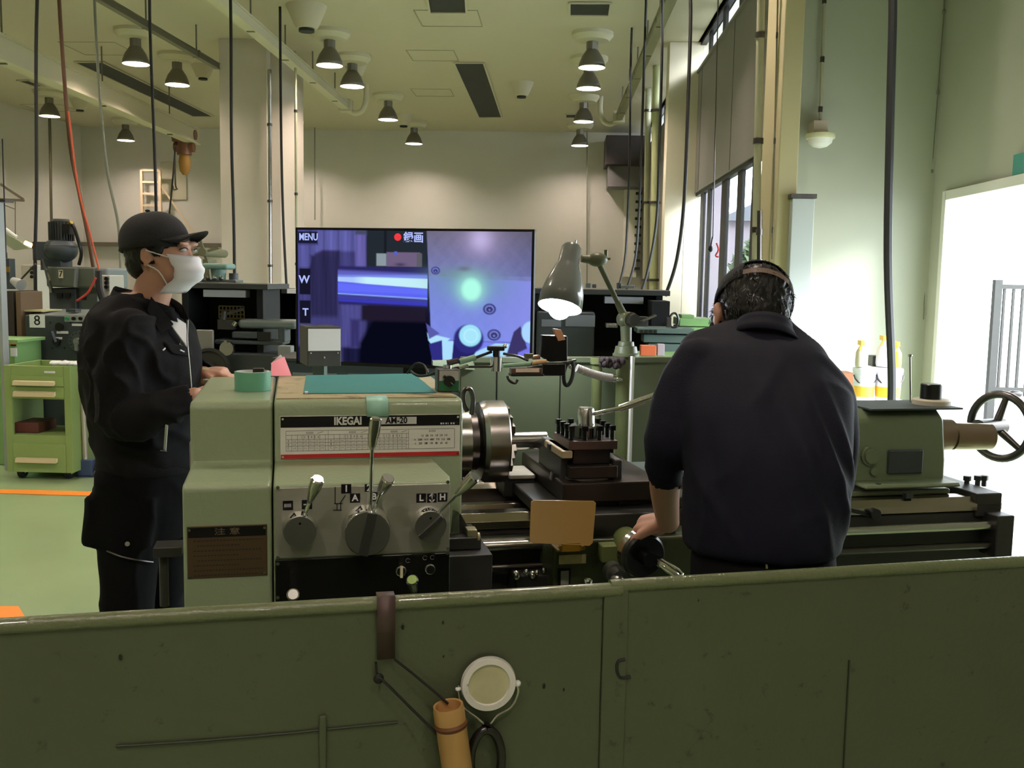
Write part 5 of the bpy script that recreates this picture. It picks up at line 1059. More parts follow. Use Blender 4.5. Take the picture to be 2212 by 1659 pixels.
c=q(1072,783,2.72); obj('clamp_body',GL().cyl(c-Z_*.024,c+Z_*.016,.0165,n=24),m_chrome,art); obj('wing_knob',GL().cyl(c+Z_*.016,c+Z_*.035,.010).box(c.x-.026,c.x+.022,c.y-.01,c.y+.01,c.z+.033,c.z+.046),m_oil,art,.003)
obj('knob_pin',GL().ell(c+V((.024,-.0,.046)),(.007,.007,.007),n=10,m=6),m_chrome,art)
lrod('second_rod',[(1088,764,2.74),(1120,770,2.76),(1140,778,2.78)],.004,m_steeld,art)
obj('rear_knob',GL().cyl(q(1142,768,2.8)-Z_*.008,q(1142,768,2.8)+Z_*.006,.014),olive,art)
lrod('spindle',[(1150,772,2.8),(1166,771,2.8)],.007,mat('copper',(190,150,130),.3,.9),art); obj('orange_knob',GL().ell(q(1179,768,2.8),(.0095,.009,.009)),mat('orange_knob',(216,96,40),.3),art)
hold=thing('device_holder','black clamp bracket with cream faced pads and a hanging black ring, over the chuck','holder',q(1180,800,2.75),FL)
lrod('green_rod',[(1086,790,2.73),(1145,786,2.75)],.006,mat('tape_mint',(140,176,150),.5),hold)
lrod('wooden_grip',[(1150,784,2.75),(1180,780,2.75)],.006,mat('pale_wood',(222,176,130),.5),hold)
lrod('cross_rod',[(1140,795,2.74),(1190,790,2.76),(1244,778,2.78)],.0035,m_steeld,hold)
g=GL(); bx(g,1105,796,1172,808,2.72,2.75); obj('brown_pad',g,mat('brown_clip',(92,66,58),.4),hold,.002)  # brown pad behind a cream front plate
g=GL(); bx(g,1115,797,1165,804,2.716,2.721); obj('pad_face',g,mat('pad_cream',(236,214,190),.5),hold)
g=GL(); bx(g,1104,808,1176,813,2.72,2.76); bx(g,1172,786,1222,812,2.74,2.79); obj('clamp_frame',g,m_oil,hold,.003)
g=GL(); g.prism([q(1171,724,2.78),q(1226,726,2.78),q(1226,780,2.78),q(1188,782,2.78),q(1168,770,2.78)],(0,.03,0)); obj('device_back',g,m_oil,hold,.003)
g=GL(); g.prism([q(1196,710,2.775),q(1212,712,2.775),q(1222,734,2.775),q(1206,737,2.775)],(0,.02,0)); obj('orange_tag',g,mat('tag_tan',(206,150,116),.6),hold,.001)
c=q(1228,806,2.78); g=GL(); g.tube([c+V((.017*math.cos(t_)*.8+.004*math.sin(t_),0,.036*math.sin(t_))) for t_ in np.linspace(0,6.283,24)],.006,8); obj('ring_grip',g,m_rubber,hold); obj('ring_pin',GL().ell(q(1232,792,2.775),(.005,.004,.008),n=8,m=6),m_chrome,hold)
lrod('small_hook',[(1096,812,2.73),(1100,822,2.73),(1112,828,2.73),(1118,820,2.73)],.004,m_steeld,hold,3)
# ---------------- things on the headstock ----------------
t=thing('tape_roll','wide roll of mint green tape standing on the lathe end cover','tape roll',V((q(546,825,2.72).x,2.72,wt)),FL)
c=V((q(546,825,2.74).x,2.74,wt+.0005)); r_=.0475
obj('tape',GL().rev([(r_,0),(r_,.05),(r_*.9,.05),(r_*.9,0),(r_,0)],c,(0,0,1),n=48,cap=False),mat('tape_green',(104,170,140),.4,aniso=(1,1,1)),t)
obj('core',GL().rev([(r_*.9,0),(r_*.9,.0505),(r_*.84,.0505),(r_*.84,0),(r_*.9,0)],c,(0,0,1),n=48,cap=False),m_paper,t)
g=GL(); g.box(c.x+.0,c.x+.03,c.y+.0,c.y+.02,wt+.0005,wt+.058); obj('clip_tool',g,m_oil,label='black clip standing inside the mint green tape roll',cat='clip',bevel=.003)
P0=[q(655,849,2.545),q(938,849,2.545),q(888,808,2.545),q(659,811,2.545)]
zt=wt+.0035
P0=[Lw(655,851,zt),Lw(943,849,zt),Lw(893,808,zt),Lw(661,812,zt)]
obj('work_mat',GL().prism([V((p.x,p.y,zt)) for p in P0],(0,0,.002)),mat('teal_mat',(44,128,126),.55,mottle=.12,scale=5,stain=(20,84,80),stain_amt=.6,stain_scale=7),label='teal rubber mat lying on the lathe headstock',cat='mat')
obj('mat_edge_clip',GL().box(P0[0].x+.004,P0[0].x+.012,P0[0].y-.008,P0[0].y+.012,zt+.0022,zt+.006),m_paper,label='tiny clear clip at the near left corner of the teal mat',cat='clip')
a=Lv(792,850,2.4955);b=Lv(839,850,2.4955); zc_=Lv(800,900,2.495).z
g=GL(); g.grid([[(x,2.56,wt+.0045) for x in (a.x,b.x)],[(x,2.515,wt+.0035) for x in (a.x,b.x)],[(x,2.499,wt-.003) for x in (a.x,b.x)],[(x,2.4935,wt-.02) for x in (a.x,b.x)],[(x+.001,2.4925,zc_) for x in (a.x,b.x)]])
o=obj('tape_strip',g,mat('tape_clear_mint',(158,206,188),.35),label='strip of mint tape hanging over the name plate top edge',cat='tape'); s=o.modifiers.new('s','SOLIDIFY'); s.thickness=.0006
# pink paper and note behind the tape
pk=mat('pink_paper',(226,126,132),.7)
a=q(583,812,3.0)
g=GL(); g.prism([q(585,812,3.0),q(630,812,3.06),q(614,770,3.08),q(586,784,3.02)],(0.0,.004,0)); obj('pink_sheet',g,pk,label='pink folded sheet standing behind the green tape roll',cat='paper')
g=GL(); g.prism([q(585,785,3.05),q(606,766,3.09),q(611,772,3.09),q(590,796,3.05)],(0,.003,0)); obj('card',g,mat('card_grey',(196,188,180),.7),label='pale card edge leaning beside the pink sheet',cat='card')
# ---------------- foreground guard with hanging tools ----------------
GVv=[1.600,1.6185,1.680]
def gvat(u): return 1.604+.0235*max(u,-1)+0*u
fgd=thing('splash_guard','large dull green steel splash guard with rolled top rim across the foreground','machine guard',(.5,1.64,0),FL)
uj=Lv(1340,1262,1.625).x; uA,uB=-1.3,2.3; wg=1.0
def gp(u,dv=0,w=0): return V((u,gvat(u)+dv,w))
obj('left_panel',GL().prism([gp(uA),gp(uj-.035),gp(uj-.035,.004),gp(uA,.004)],(0,0,.992)),m_guard,fgd)
obj('lap_strip',GL().prism([gp(uj-.033,-.004),gp(uj+.012,-.004),gp(uj+.012,.004),gp(uj-.033,.004)],(0,0,.99)),m_guard,fgd,.0015)
obj('right_panel',GL().prism([gp(uj+.013,.001),gp(uB,.001),gp(uB,.006),gp(uj+.013,.006)],(0,0,.995)),m_guard,fgd)
obj('left_rim',GL().tube([gp(uA,.004,wg-.012),gp(uj,.004,wg-.012)],.0125,20),m_rim,fgd); obj('right_rim',GL().tube([gp(uj-.02,.006,wg-.006),gp(uB,.006,wg-.006)],.0115,20),m_rim,fgd)
pa=Lv(697,1545,1.602); obj('stiffener',GL().box(pa.x-.006,pa.x+.006,gvat(pa.x)-.007,gvat(pa.x)+.001,.3,pa.z),m_guard,fgd,.003)
pa=Lv(1815,1412,1.66); obj('panel_seam',GL().box(pa.x-.0012,pa.x+.0012,gvat(pa.x)-.002,gvat(pa.x)+.002,.3,pa.z),mat('seam_dark',(40,48,32),.6),fgd)
obj('weld_line',GL().tube([Lv(x,y,gvat(Lv(x,y,1.6).x)-.0005) for x,y in ((250,1612),(420,1601),(600,1586),(700,1576),(860,1560))],.0022,6,4),mat('seam_dark',(40,48,32),.6),fgd)
g=GL(); pts=[(1350,1424),(1336,1428),(1332,1445),(1338,1462),(1352,1464),(1362,1462)]
g.tube([Lv(x,y,gvat(Lv(x,y,1.62).x)-.0044) for x,y in pts],.0032,6,3); obj('paint_mark',g,m_oil,fgd)
for (x,y,r_) in ((870,1355,.0025),(958,1418,.0015),(1327,1585,.004),(1509,1297,.0015),(957,1345,.002),(260,1420,.003),(1218,1490,.002),(1175,1482,.003)): 
    u=Lv(x,y,1.62).x; p=Lv(x,y,gvat(u)-.0003); obj('chip_mark',GL().ell(p,(r_,.0008,r_*1.8),n=8,m=6),m_oil,fgd)
# hook strap
st=thing('strap_hook','brown flat steel strap hooked over the guard rim','hook',gp(Lv(833,1300,1.6).x,-.01,.9),FL)
u0,u1_=Lv(816,1300,1.59).x,Lv(855,1300,1.59).x; v_=gvat(u0)
zb=Lv(830,1426,v_-.012).z; zm=Lv(830,1366,v_-.014).z
br=mat('strap_brown',(74,58,54),.5,.3,mottle=.12)
g=GL(); prf=[(v_+.020,wg-.03),(v_+.020,wg+.0035),(v_-.012,wg+.0035),(v_-.012,zm),(v_-.009,zm-.003),(v_-.009,zb)]
g.grid([[(u,a_,b_) for u in (u0,u1_)] for a_,b_ in prf]); o=obj('strap',g,br,st,sharp=20); s=o.modifiers.new('s','SOLIDIFY'); s.thickness=.003
wire=mat('wire_black',(22,20,18),.6,.2)
dd=.022
def fq(x,y,d=dd): u=Lv(x,y,1.6).x; return Lv(x,y,gvat(u)-d)
bc=thing('bamboo_holder','cut bamboo tube slung on black wires from the strap','bamboo tube',fq(975,1659,.03),FL)
obj('wire',GL().tube([fq(812,1430,.012),fq(815,1468,.014),fq(822,1465,.02),fq(888,1530,.03),fq(950,1592,.045)],.0023,8,3),wire,bc)
obj('wire',GL().tube([fq(852,1424,.012),fq(905,1466,.02),fq(968,1520,.03)],.0023,8,3),wire,bc)
obj('wire_knot',GL().ell(fq(818,1466,.014),(.009,.006,.009),n=10,m=6),wire,bc)
bm_=mat('bamboo',(176,138,84),.45,mottle=.14,scale=5,aniso=(8,8,1),stain=(120,70,30),stain_amt=.45,stain_scale=20)
p0=fq(968,1524,.045); p1=fq(996,1720,.045); ax=(p1-p0).normalized(); R_=.0262
obj('tube',GL().rev([(R_*.82,.07),(R_*.82,0),(R_*.95,-.001),(R_,.008),(R_,.026),(R_*.97,.03),(R_*1.04,.034),(R_*.98,.04),(R_*.96,.2),(R_*.96,.3)],p0,ax,n=28,cap=False),bm_,bc,sharp=60)
obj('node_ring',G(FL).rev([(R_*1.0,.027),(R_*1.09,.032),(R_*1.0,.038)],p0,ax,n=28,cap=False),mat('bamboo_dark',(96,56,30),.6),bc)
obj('inner_cut',GL().cyl(p0+ax*.02,p0+ax*.021,R_*.82,n=24),mat('bamboo_inside',(168,104,84),.7),bc)
mr=thing('inspection_mirror','round dirty white mirror with a black looped handle stuck on the foreground guard','mirror',fq(1055,1600,.02),FL)
c=fq(1055,1476,.016); 
obj('disc_rim',GL().rev([(.0455,-.006),(.048,0),(.046,.007),(.036,.008),(.034,.003)],c,(0,-1,0),n=48),mat('dirty_white',(208,206,202),.35,mottle=.12,scale=30,stain=(90,70,56),stain_amt=.62,stain_scale=40),mr,sharp=60)
obj('mirror_face',GL().cyl(c-Y_*.003,c-Y_*.0045,.035,n=40),mat('dusty_mirror',(186,180,150),.4,.3,mottle=.3,scale=22,stain=(90,78,58),stain_amt=.6,stain_scale=50),mr)
obj('yoke',GL().tube([c+V((.049,0,-.004)),c+V((.052,0,-.02)),c+V((.04,0,-.045)),c+V((.016,0,-.058)),c+V((0,0,-.075)),c+V((-.018,0,-.06)),c+V((-.045,0,-.036)),c+V((-.053,0,-.008)),c+V((-.05,0,.0))],.0024,8,4),m_steel,mr)
obj('pivot',GL().ell(c+V((.051,0,-.004)),(.006,.005,.006),n=10,m=6).ell(c+V((-.052,0,-.006)),(.005,.005,.004),n=10,m=6),m_paper,mr)
c3=c+V((-.003,-.004,-.135)); obj('looped_handle',GL().tube([c3+V((.027*math.cos(t_),0,.055*math.sin(t_)))for t_ in np.linspace(1.57,1.57+6.283,30)],.008,12),mat('handle_black',(30,26,26),.2),mr); obj('handle_socket',GL().cyl(c+V((0,0,-.07)),c3+V((0,0,.06)),.005,.009),mat('handle_black',(30,26,26),.2),mr)
# ---------------- people ----------------
m_jack=mat('black_twill',(25,24,26),.85,bump=.15,bscale=300,spec=.12); m_trou=mat('black_trousers',(14,14,16),.9,bump=.1,bscale=200,spec=.1)
m_navy=mat('navy_shirt',(21,21,34),.8,bump=.12,bscale=260,spec=.15); m_hair=mat('hair_black',(20,18,17),.48,spec=.35); m_mask=mat('mask_white',(226,224,230),.8)
m_cap=mat('cap_black',(27,26,29),.85,bump=.2,bscale=260); m_lips=mat('lip',(150,90,80),.5)
def hand(g,w,f,n,side,curl=.35,L=.178):
    # w wrist, f direction toward the fingers, n palm normal, side: thumb direction sign
    f=V(f).normalized(); n=V(n); n=(n-f*n.dot(f)).normalized(); s=f.cross(n).normalized()*side; w=V(w)
    k=L/.178
    g.tube([w-f*.02,w+f*.01,w+f*.045*k,w+f*.085*k],[.022,.024,.03,.03],14)
    for j in range(4):
        o=(.030-.020*j)*k; g.tube([w+f*.01+s*o*.5,w+f*.05*k+s*o*.9,w+f*.088*k+s*o],[.016,.0155,.0115],12,2)
    lens=(.072,.080,.074,.058)
    for j in range(4):
        o=(.031-.0205*j)*k; p=w+f*(.086-.004*abs(j-1))*k+s*o; d=(f+s*(.05-.035*j)).normalized(); P=[p-d*.012]; a=0
        P.append(p)
        for q_,fr_ in enumerate((.42,.33,.25)):
            a+=curl*(1+.15*j)*(1,.9,.6)[q_]; dd_=d*math.cos(a)+n*math.sin(a); p=p+dd_*lens[j]*fr_*k; P.append(p)
        g.tube(P,[.0100*k,.0098*k,.0088*k,.0082*k,.0066*k],12); g.ell(P[-1],(.0066*k,)*3,n=10,m=6)
    t0=w+f*.02*k+s*.02*k; t1=w+f*.05*k+s*.045*k+n*.01; t2=t1+(f*.75+s*.45+n*.3).normalized()*.032*k; t3=t2+(f*.9+s*.1+n*.4).normalized()*.026*k
    g.tube([t0,t1,t2,t3],[.015,.0125,.0105,.0075],12); g.ell(t3,(.0075,)*3,n=10,m=6)
def folds(sc,amp,str_=(1,1,1),seed=0):
    def f(c,n):
        p=V((c.x*str_[0],c.y*str_[1],c.z*str_[2]))*sc+V((seed,seed*2,0))
        a=noise.noise(p+noise.noise_vector(p*.6)*.8); b=noise.noise(p*2.3+V((5,1,2)))
        r=1-abs(a)*2.2
        return n*(amp*(max(r,0)**2*.9-.4+.35*b))
    return f
# ---- standing man in black, profile to the right, just behind the end of the lathe
Ym=3.16; o=aY(300,700,Ym); MM=Matrix.Translation((o.x,Ym,0))@Matrix.Rotation(RAD(-8),4,'Z')
k_=Ym/2150
MMI=MM.inverted()
def mp(px,py,y=0):
    c=MMI@CAM; d=MMI.to_3x3()@ray(px,py); return c+d*((y-c.y)/d.y)
GM=lambda:G(MM)
man=thing('person','standing man in black work clothes, black cap and white face mask, in profile','person',(0,0,0),MM)
g=GM()
hc=mp(352,545)                                            # head centre
hx,hz=hc.x,hc.z
g.ell((hx-.022,0,hz+.025),(.098,.077,.100)); g.ell((hx+.020,0,hz-.008),(.073,.066,.094)); g.ell((hx+.035,0,hz-.060),(.058,.055,.055)); g.ell((hx+.060,0,hz-.092),(.026,.026,.020))
g.ell((hx-.040,0,hz-.02),(.070,.064,.07))
g.loft([[V((hx+.090,-.007,hz+.012)),V((hx+.090,.007,hz+.012)),V((hx+.08,0,hz+.012))],[V((hx+.118,-.013,hz-.036)),V((hx+.118,.013,hz-.036)),V((hx+.09,0,hz-.046))]])
g.ell((hx+.112,0,hz-.036),(.014,.014,.010)); g.ell((hx+.088,-.03,hz+.028),(.014,.026,.009)); g.ell((hx+.088,.03,hz+.028),(.014,.026,.009))
g.ell((hx+.064,-.038,hz-.022),(.020,.018,.018)); g.ell((hx+.064,.038,hz-.022),(.020,.018,.018)); g.ell((hx+.098,0,hz-.070),(.012,.022,.009))
nb_=mp(318,690); g.tube([(nb_.x-.01,0,nb_.z-.05),(nb_.x+.002,0,nb_.z+.03),(hx-.012,0,hz-.055)],[.075,.06,.058],20,3)
for s_ in (-1,1): # ears
    e=Matrix.Translation(V((hx-.012,s_*.077,hz-.018)))@Matrix.Rotation(RAD(12*s_),4,'Z'); 
    g.rev([(.001,-.004),(.019,-.004),(.021,.003),(.015,.008),(.010,.003),(.001,.002)],e@V((0,0,0)),V((.25,s_,.0)),n=16) ; g.ell(e@V((-.002,s_*.002,-.021)),(.008,.006,.010),n=10,m=6); g.ell(e@V((-.004,s_*.004,.012)),(.017,.006,.016),n=12,m=8)
g.stack([(.015,0,.80,.10,.12),(.015,0,.95,.11,.135),(0,0,1.08,.12,.16),(.01,0,1.22,.13,.18),(.0,0,1.34,.11,.185),(-.01,0,1.42,.07,.12),(0,0,1.46,.05,.06)],n=28)
wr=mp(420,856,-.12); el=mp(262,915,-.23); sh_=mp(275,705,-.17); g.limb([(sh_.x,sh_.y+.02,sh_.z-.02,.04),(*el,.045),(*wr,.028)])
wl=mp(440,809,.13); ell_=V((.02,.27,1.12)); g.limb([(-.02,.19,1.37,.055),(*ell_,.045),(*wl,.028)])
hand(g,wr,mp(455,852,-.05)-wr,(0,.3,-1),1,.5); hand(g,wl,mp(480,811,.12)-wl,(0,-.2,-1),-1,.22)
for s_ in (-1,1): g.limb([(.01,s_*.07,.80,.07),(.005,s_*.10,.48,.06),(-.02,s_*.11,.10,.042)]); g.limb([(-.04,s_*.11,.05,.035),(.05,s_*.115,.04,.034),(.13,s_*.12,.025,.024)],sm=3)
bodyg=baked(g,.0048,4)
body=obj('body',bodyg,m_skin,man,sharp=180,label='face, neck and hands of the capped man')
# eye, brow
for s_ in (-1,1):
    c=V((hx+.086,s_*.033,hz+.008)); obj('eye',GM().ell(c,(.0115,.0135,.006)),mat('eye_white',(196,186,180),.3),man)
    obj('eyelid',GM().tube([c+V((-.002,s_*.017,-.001)),c+V((.0085,s_*.009,.0055)),c+V((.012,-s_*.003,.0055)),c+V((.011,-s_*.012,.001))],.0022,6,3),mat('lash',(60,40,36),.6),man)
    obj('eyebrow',GM().tube([c+V((-.004,s_*.022,.017)),c+V((.008,s_*.008,.024)),c+V((.010,-s_*.01,.021))],[.002,.0042,.003],6,3) if False else GM().tube([c+V((-.004,s_*.022,.017)),c+V((.008,s_*.008,.024)),c+V((.010,-s_*.01,.021))],.0034,6,3),m_hair,man)
# hair
g=GM(); g.ell((hx-.030,0,hz+.014),(.100,.082,.100)); g.ell((hx-.060,0,hz-.035),(.062,.068,.060)); g.ell((hx+.024,-.0,hz+.03),(.052,.078,.040)) ; g.ell((hx+.022,-.071,hz+.012),(.017,.010,.026)); g.ell((hx+.022,.071,hz+.012),(.017,.010,.026))
hg=baked(g,.005,2,lambda c,n:n*(.003*noise.noise(c*120)))
bmesh.ops.delete(hg.bm,geom=[v for v in hg.bm.verts if v.co.x>hx+.012 and v.co.z<hz-.018],context='VERTS')
hg2=[v for v in hg.bm.verts if v.co.x>hx-.035 and v.co.z<hz-.04]; bmesh.ops.delete(hg.bm,geom=hg2,context='VERTS')
obj('hair',hg,m_hair,man,sharp=180)
# cap
cp_=Matrix.Translation(V((hx-.029,0,hz+.03)))@Matrix.Rotation(RAD(-10),4,'Y')
n_=36; rings=[]
for i in range(15):
    t_=i/14*math.pi/2; rr=math.cos(t_)**.82; z=.098*math.sin(t_)
    rings.append([cp_@V((.113*rr*math.cos(2*math.pi*j/n_)-.004*math.sin(t_),.094*rr*math.sin(2*math.pi*j/n_),z)) for j in range(n_)])
g=GM(); g.loft([[cp_@V((.112*math.cos(2*math.pi*j/n_),.092*math.sin(2*math.pi*j/n_),-.016-.016*max(0,math.cos(2*math.pi*j/n_)))) for j in range(n_)]]+rings,cap=False)
cap=obj('cap',g,m_cap,man,sharp=60); s=cap.modifiers.new('s','SOLIDIFY'); s.thickness=.004
obj('cap_button',GM().ell(cp_@V((-.004,0,.103)),(.008,.008,.004)),m_cap,cap)
br_=Matrix.Translation(V((hx-.033,0,hz+.043)))@Matrix.Rotation(RAD(-8),4,'Y')
rows=[]
for i in range(8):
    r_=i/7; rows.append([br_@V(((.088+.1*r_)*1.0-.10*(abs(a_)**2.2)*r_*.55-.02*abs(a_)**2,.082*a_*(1-.25*r_),-.004-.03*abs(a_)**2*(.4+.6*r_)+.004*r_)) for a_ in np.linspace(-1,1,15)])
g=GM(); g.grid(rows); b=obj('cap_brim',g,m_cap,cap,sharp=180); s=b.modifiers.new('s','SOLIDIFY'); s.thickness=.004
obj('cap_strap',GM().tube([cp_@V((.110*math.cos(a_),.095*math.sin(a_),-.010)) for a_ in np.linspace(2.6,3.68,12)],.005,8),m_cap,cap)
# mask: wraps the nose and chin
rows=[]; ztop,zbot=hz-.012,hz-.126
for i in range(13):
    t_=i/12; z=ztop+(zbot-ztop)*t_; xr=(.118+.020*math.sin(math.pi*min(t_*1.1,1))-.055*max(0,t_-.55)**1.1*2.0)
    pl_=.0032*math.sin(t_*math.pi*7)
    rows.append([V((hx+(xr+pl_)*1-(.070-.012*t_)*abs(a_)**2.1,.066*a_*(1-.10*t_),z+.010*abs(a_)*(t_*2-1)*-.6)) for a_ in np.linspace(-1,1,17)])
g=GM(); g.grid(rows); mk=obj('face_mask',g,m_mask,man,sharp=180); s=mk.modifiers.new('s','SOLIDIFY'); s.thickness=.0015
for s_ in (-1,1):
    ex=V((hx-.010,s_*.084,hz+.004)); obj('ear_loop',GM().tube([rows[1][0 if s_<0 else -1],V((hx+.03,s_*.076,hz-.008)),ex],.0022,6,3).tube([rows[9][0 if s_<0 else -1],V((hx+.025,s_*.072,hz-.06)),V((hx-.008,s_*.080,hz-.042))],.0022,6,3),m_mask,mk)
# jacket
g=GM()
def zpy(py): return 1.53-(py-586)*k_
g.stack([(.03,0,zpy(1018),.150,.175),(.030,0,zpy(1000),.165,.185),(.028,0,zpy(960),.166,.19),(.02,0,zpy(900),.172,.2),(.012,0,zpy(830),.180,.21),(.012,0,zpy(770),.178,.218),(.004,0,zpy(720),.155,.215),(-.008,0,zpy(680),.120,.19),(-.01,0,zpy(650),.085,.125),(-.004,0,zpy(632),.065,.08)],n=36)
g.limb([(*mp(282,716,-.15),.080),(*mp(262,790,-.18),.076),(*mp(258,880,-.20),.076),(*mp(285,905,-.21),.070),(*mp(350,886,-.18),.058),(*mp(410,860,-.13),.046)])
g.limb([(-.022,.17,zpy(700),.074),(-.03,.235,zpy(800),.08),(ell_.x,ell_.y,ell_.z,.074),(wl.x-.015,wl.y+.005,wl.z,.046)])
cut_r=(wr-el).normalized(); cut_l=(wl-ell_).normalized()
jg=baked(g,.0085,5,folds(8,.014,(1.3,.7,1),3))
bmesh.ops.delete(jg.bm,geom=[v for v in jg.bm.verts if ((v.co-wr).dot(cut_r)>-.004 and (v.co-wr).length<.07) or ((v.co-wl).dot(cut_l)>-.004 and (v.co-wl).length<.07)],context='VERTS')
jk=obj('jacket',jg,m_jack,man,sharp=180); s=jk.modifiers.new('s','SOLIDIFY'); s.thickness=.004; s.offset=-1
g=GM(); g.stack([(.03,0,zpy(1022),.152,.177),(.03,0,zpy(1008),.160,.184),(.03,0,zpy(990),.158,.182)],n=40); obj('waistband',g,m_jack,jk,sharp=60)
# collar: folded band rising round the neck, open at front
rows=[]
for i in range(6):
    t_=i/5; R1=.082-.012*t_ if t_<.5 else .076+.03*(t_-.5)*1.2
    z=[0,.022,.045,.048,.030,.004][i]
    rows.append([V((-.002+nb_.x*.4+(R1+.006*abs(a_))*1.12*-math.cos(a_)+ (.012*abs(a_) ),R1*math.sin(a_)*1.0,zpy(652)+z-.030*abs(a_)/2.6*1.6+(.0 if abs(a_)<2 else -.02*(abs(a_)-2)))) for a_ in np.linspace(-2.75,2.75,31)])
g=GM(); g.grid(rows); co_=obj('collar',g,m_jack,jk,sharp=180); s=co_.modifiers.new('s','SOLIDIFY'); s.thickness=.004
tip=[V((.055,s_*-.085,0)) for s_ in (1,-1)]
for s_ in (-1,1):
    a_=mp(326,640,s_*.07);b_=mp(318,672,s_*.10);c_=mp(347,722,s_*.105);d_=mp(375,700,s_*.06)
    obj('collar_point',GM().prism([a_,b_,c_,d_],(0.004,s_*.006,0)),m_jack,jk,.002)
    a_=mp(352,668,s_*.046);b_=mp(366,700,s_*.062);c_=mp(404,752,s_*.045);d_=mp(400,700,s_*.020)
    obj('inner_lapel',GM().prism([a_,b_,c_,d_],(.004,0,.001)),m_paper,jk,.002)
obj('undershirt',GM().ell((.062,0,zpy(700)),(.078,.085,.06)),m_navy,jk,sharp=180)
g=GM(); 
Z_pts=[mp(405,690,-.055),mp(404,735,-.060),mp(408,780,-.072),mp(413,840,-.075)]
g.tube([p+V((.012,-.02,0)) for p in Z_pts],.0022,6,4); obj('zip',g,m_steel,jk)
def onj(px,py):   # point on the visible surface of the jacket
    from mathutils.bvhtree import BVHTree
    global BV
    h=BV.ray_cast(CAM,ray(px,py)); return h[0] if h[0] else None
from mathutils.bvhtree import BVHTree
def mkbv(o): 
    me=o.data; M=WM[o.name]; return BVHTree.FromPolygons([M@v.co for v in me.vertices],[p.vertices[:] for p in me.polygons])
BV=mkbv(jk); FR0=FW
def patch(name,pts,m,par,lift=.004,n=8):
    P=[onj(*p) for p in pts]
    if any(p is None for p in P): return
    d=-(ray(*pts[0])).normalized(); rows=[[P[0].lerp(P[1],j/n).lerp(P[3].lerp(P[2],j/n),i/n) for j in range(n+1)] for i in range(n+1)]
    out=[]
    for r_ in rows:
        q_=[]
        for p in r_:
            h=BV.ray_cast(CAM,(p-CAM).normalized()); q_.append((h[0] if h[0] else p)+d*lift)
        out.append(q_)
    g=G(FW); g.grid(out); o=obj(name,g,m,par,sharp=180); s=o.modifiers.new('s','SOLIDIFY'); s.thickness=.002; s.offset=0; return o
patch('pocket_flap',[(353,738),(412,752),(416,770),(372,764)],m_jack,jk,.007)
for a_,b_ in (((357,752),(352,757)),((389,756),(398,760))): 
    p=onj(*a_);q_=onj(*b_)
    if p and q_: obj('stitch_mark',G().tube([p-ray(*a_)*.01,q_-ray(*b_)*.01],.0022,6),m_paper,jk)
p=[onj(*q_) for q_ in ((385,734),(391,733),(388,744),(394,747))]
if all(p): obj('pen_clip',G().tube([x-ray(385,740)*.009 for x in p],.0014,6),m_steel,jk)
pa=[onj(360,918),onj(356,972)]
if all(pa): obj('pocket_stripe',G().bar(pa[0]-ray(360,918)*.006,pa[1]-ray(360,918)*.006,.0085,.002,up=(0,1,0)),m_paper,jk); obj('stripe_end',G().tube([onj(346,973)-ray(346,973)*.006,onj(360,975)-ray(346,973)*.006],.0016,6),mat('grey_thread',(110,110,110),.7),jk)
# trousers
g=GM(); g.stack([(.025,0,zpy(990),.140,.165),(.02,0,zpy(1050),.158,.182),(.012,0,zpy(1120),.155,.185),(.01,0,zpy(1175),.14,.18)],n=32)
for s_ in (-1,1): g.limb([(.005,s_*.085,.86,.105),(.008,s_*.095,.66,.098),(.0,s_*.10,.48,.085),(-.015,s_*.11,.28,.078),(-.02,s_*.11,.09,.075)])
for s_ in (-1,1): g.stack([(.0,s_*.15,zpy(1176),.112,.034),(.0,s_*.15,zpy(1165),.122,.038),(.008,s_*.145,zpy(1070),.125,.034)],n=20)
tr=obj('trousers',baked(g,.009,5,folds(6,.009,(1,1,.8),9)),m_trou,man,sharp=180)
BV=mkbv(tr)
p=onj(275,1175)
if p: obj('snap_button',G().cyl(p,p-ray(275,1175)*.02,.0075,n=16),m_steel,tr)
pz_=[onj(x,y) for x,y in ((231,1190),(262,1202),(300,1210),(330,1214))]
if all(pz_): obj('pocket_zip',G().tube([x-ray(280,1200)*.012 for x in pz_],.003,6,3),m_steeld,tr)
for s_ in (-1,1): obj('shoe',GM().limb([(-.05,s_*.11,.05,.045),(.05,s_*.115,.042,.044),(.14,s_*.12,.035,.034)],sm=3),m_rubber,man,sharp=180)

g=GM(); a_=mp(444,818,.06); b_=mp(516,818,.06); zz=a_.z; g.box(a_.x,b_.x,.04,.24,zz-.006,zz+.0); obj('notepad',g,mat('pad_cover',(168,168,150),.7),label='pale notepad held under the hand of the standing man, behind the tape roll',cat='notepad',bevel=.002)
g=GM(); g.cyl(mp(438,798,.10),mp(470,801,.12),.0045,n=10); obj('marker_pen',g,mat('pen_lime',(206,214,150),.5),label='pale lime pen lying by the standing man\'s hand above the lathe end',cat='pen')
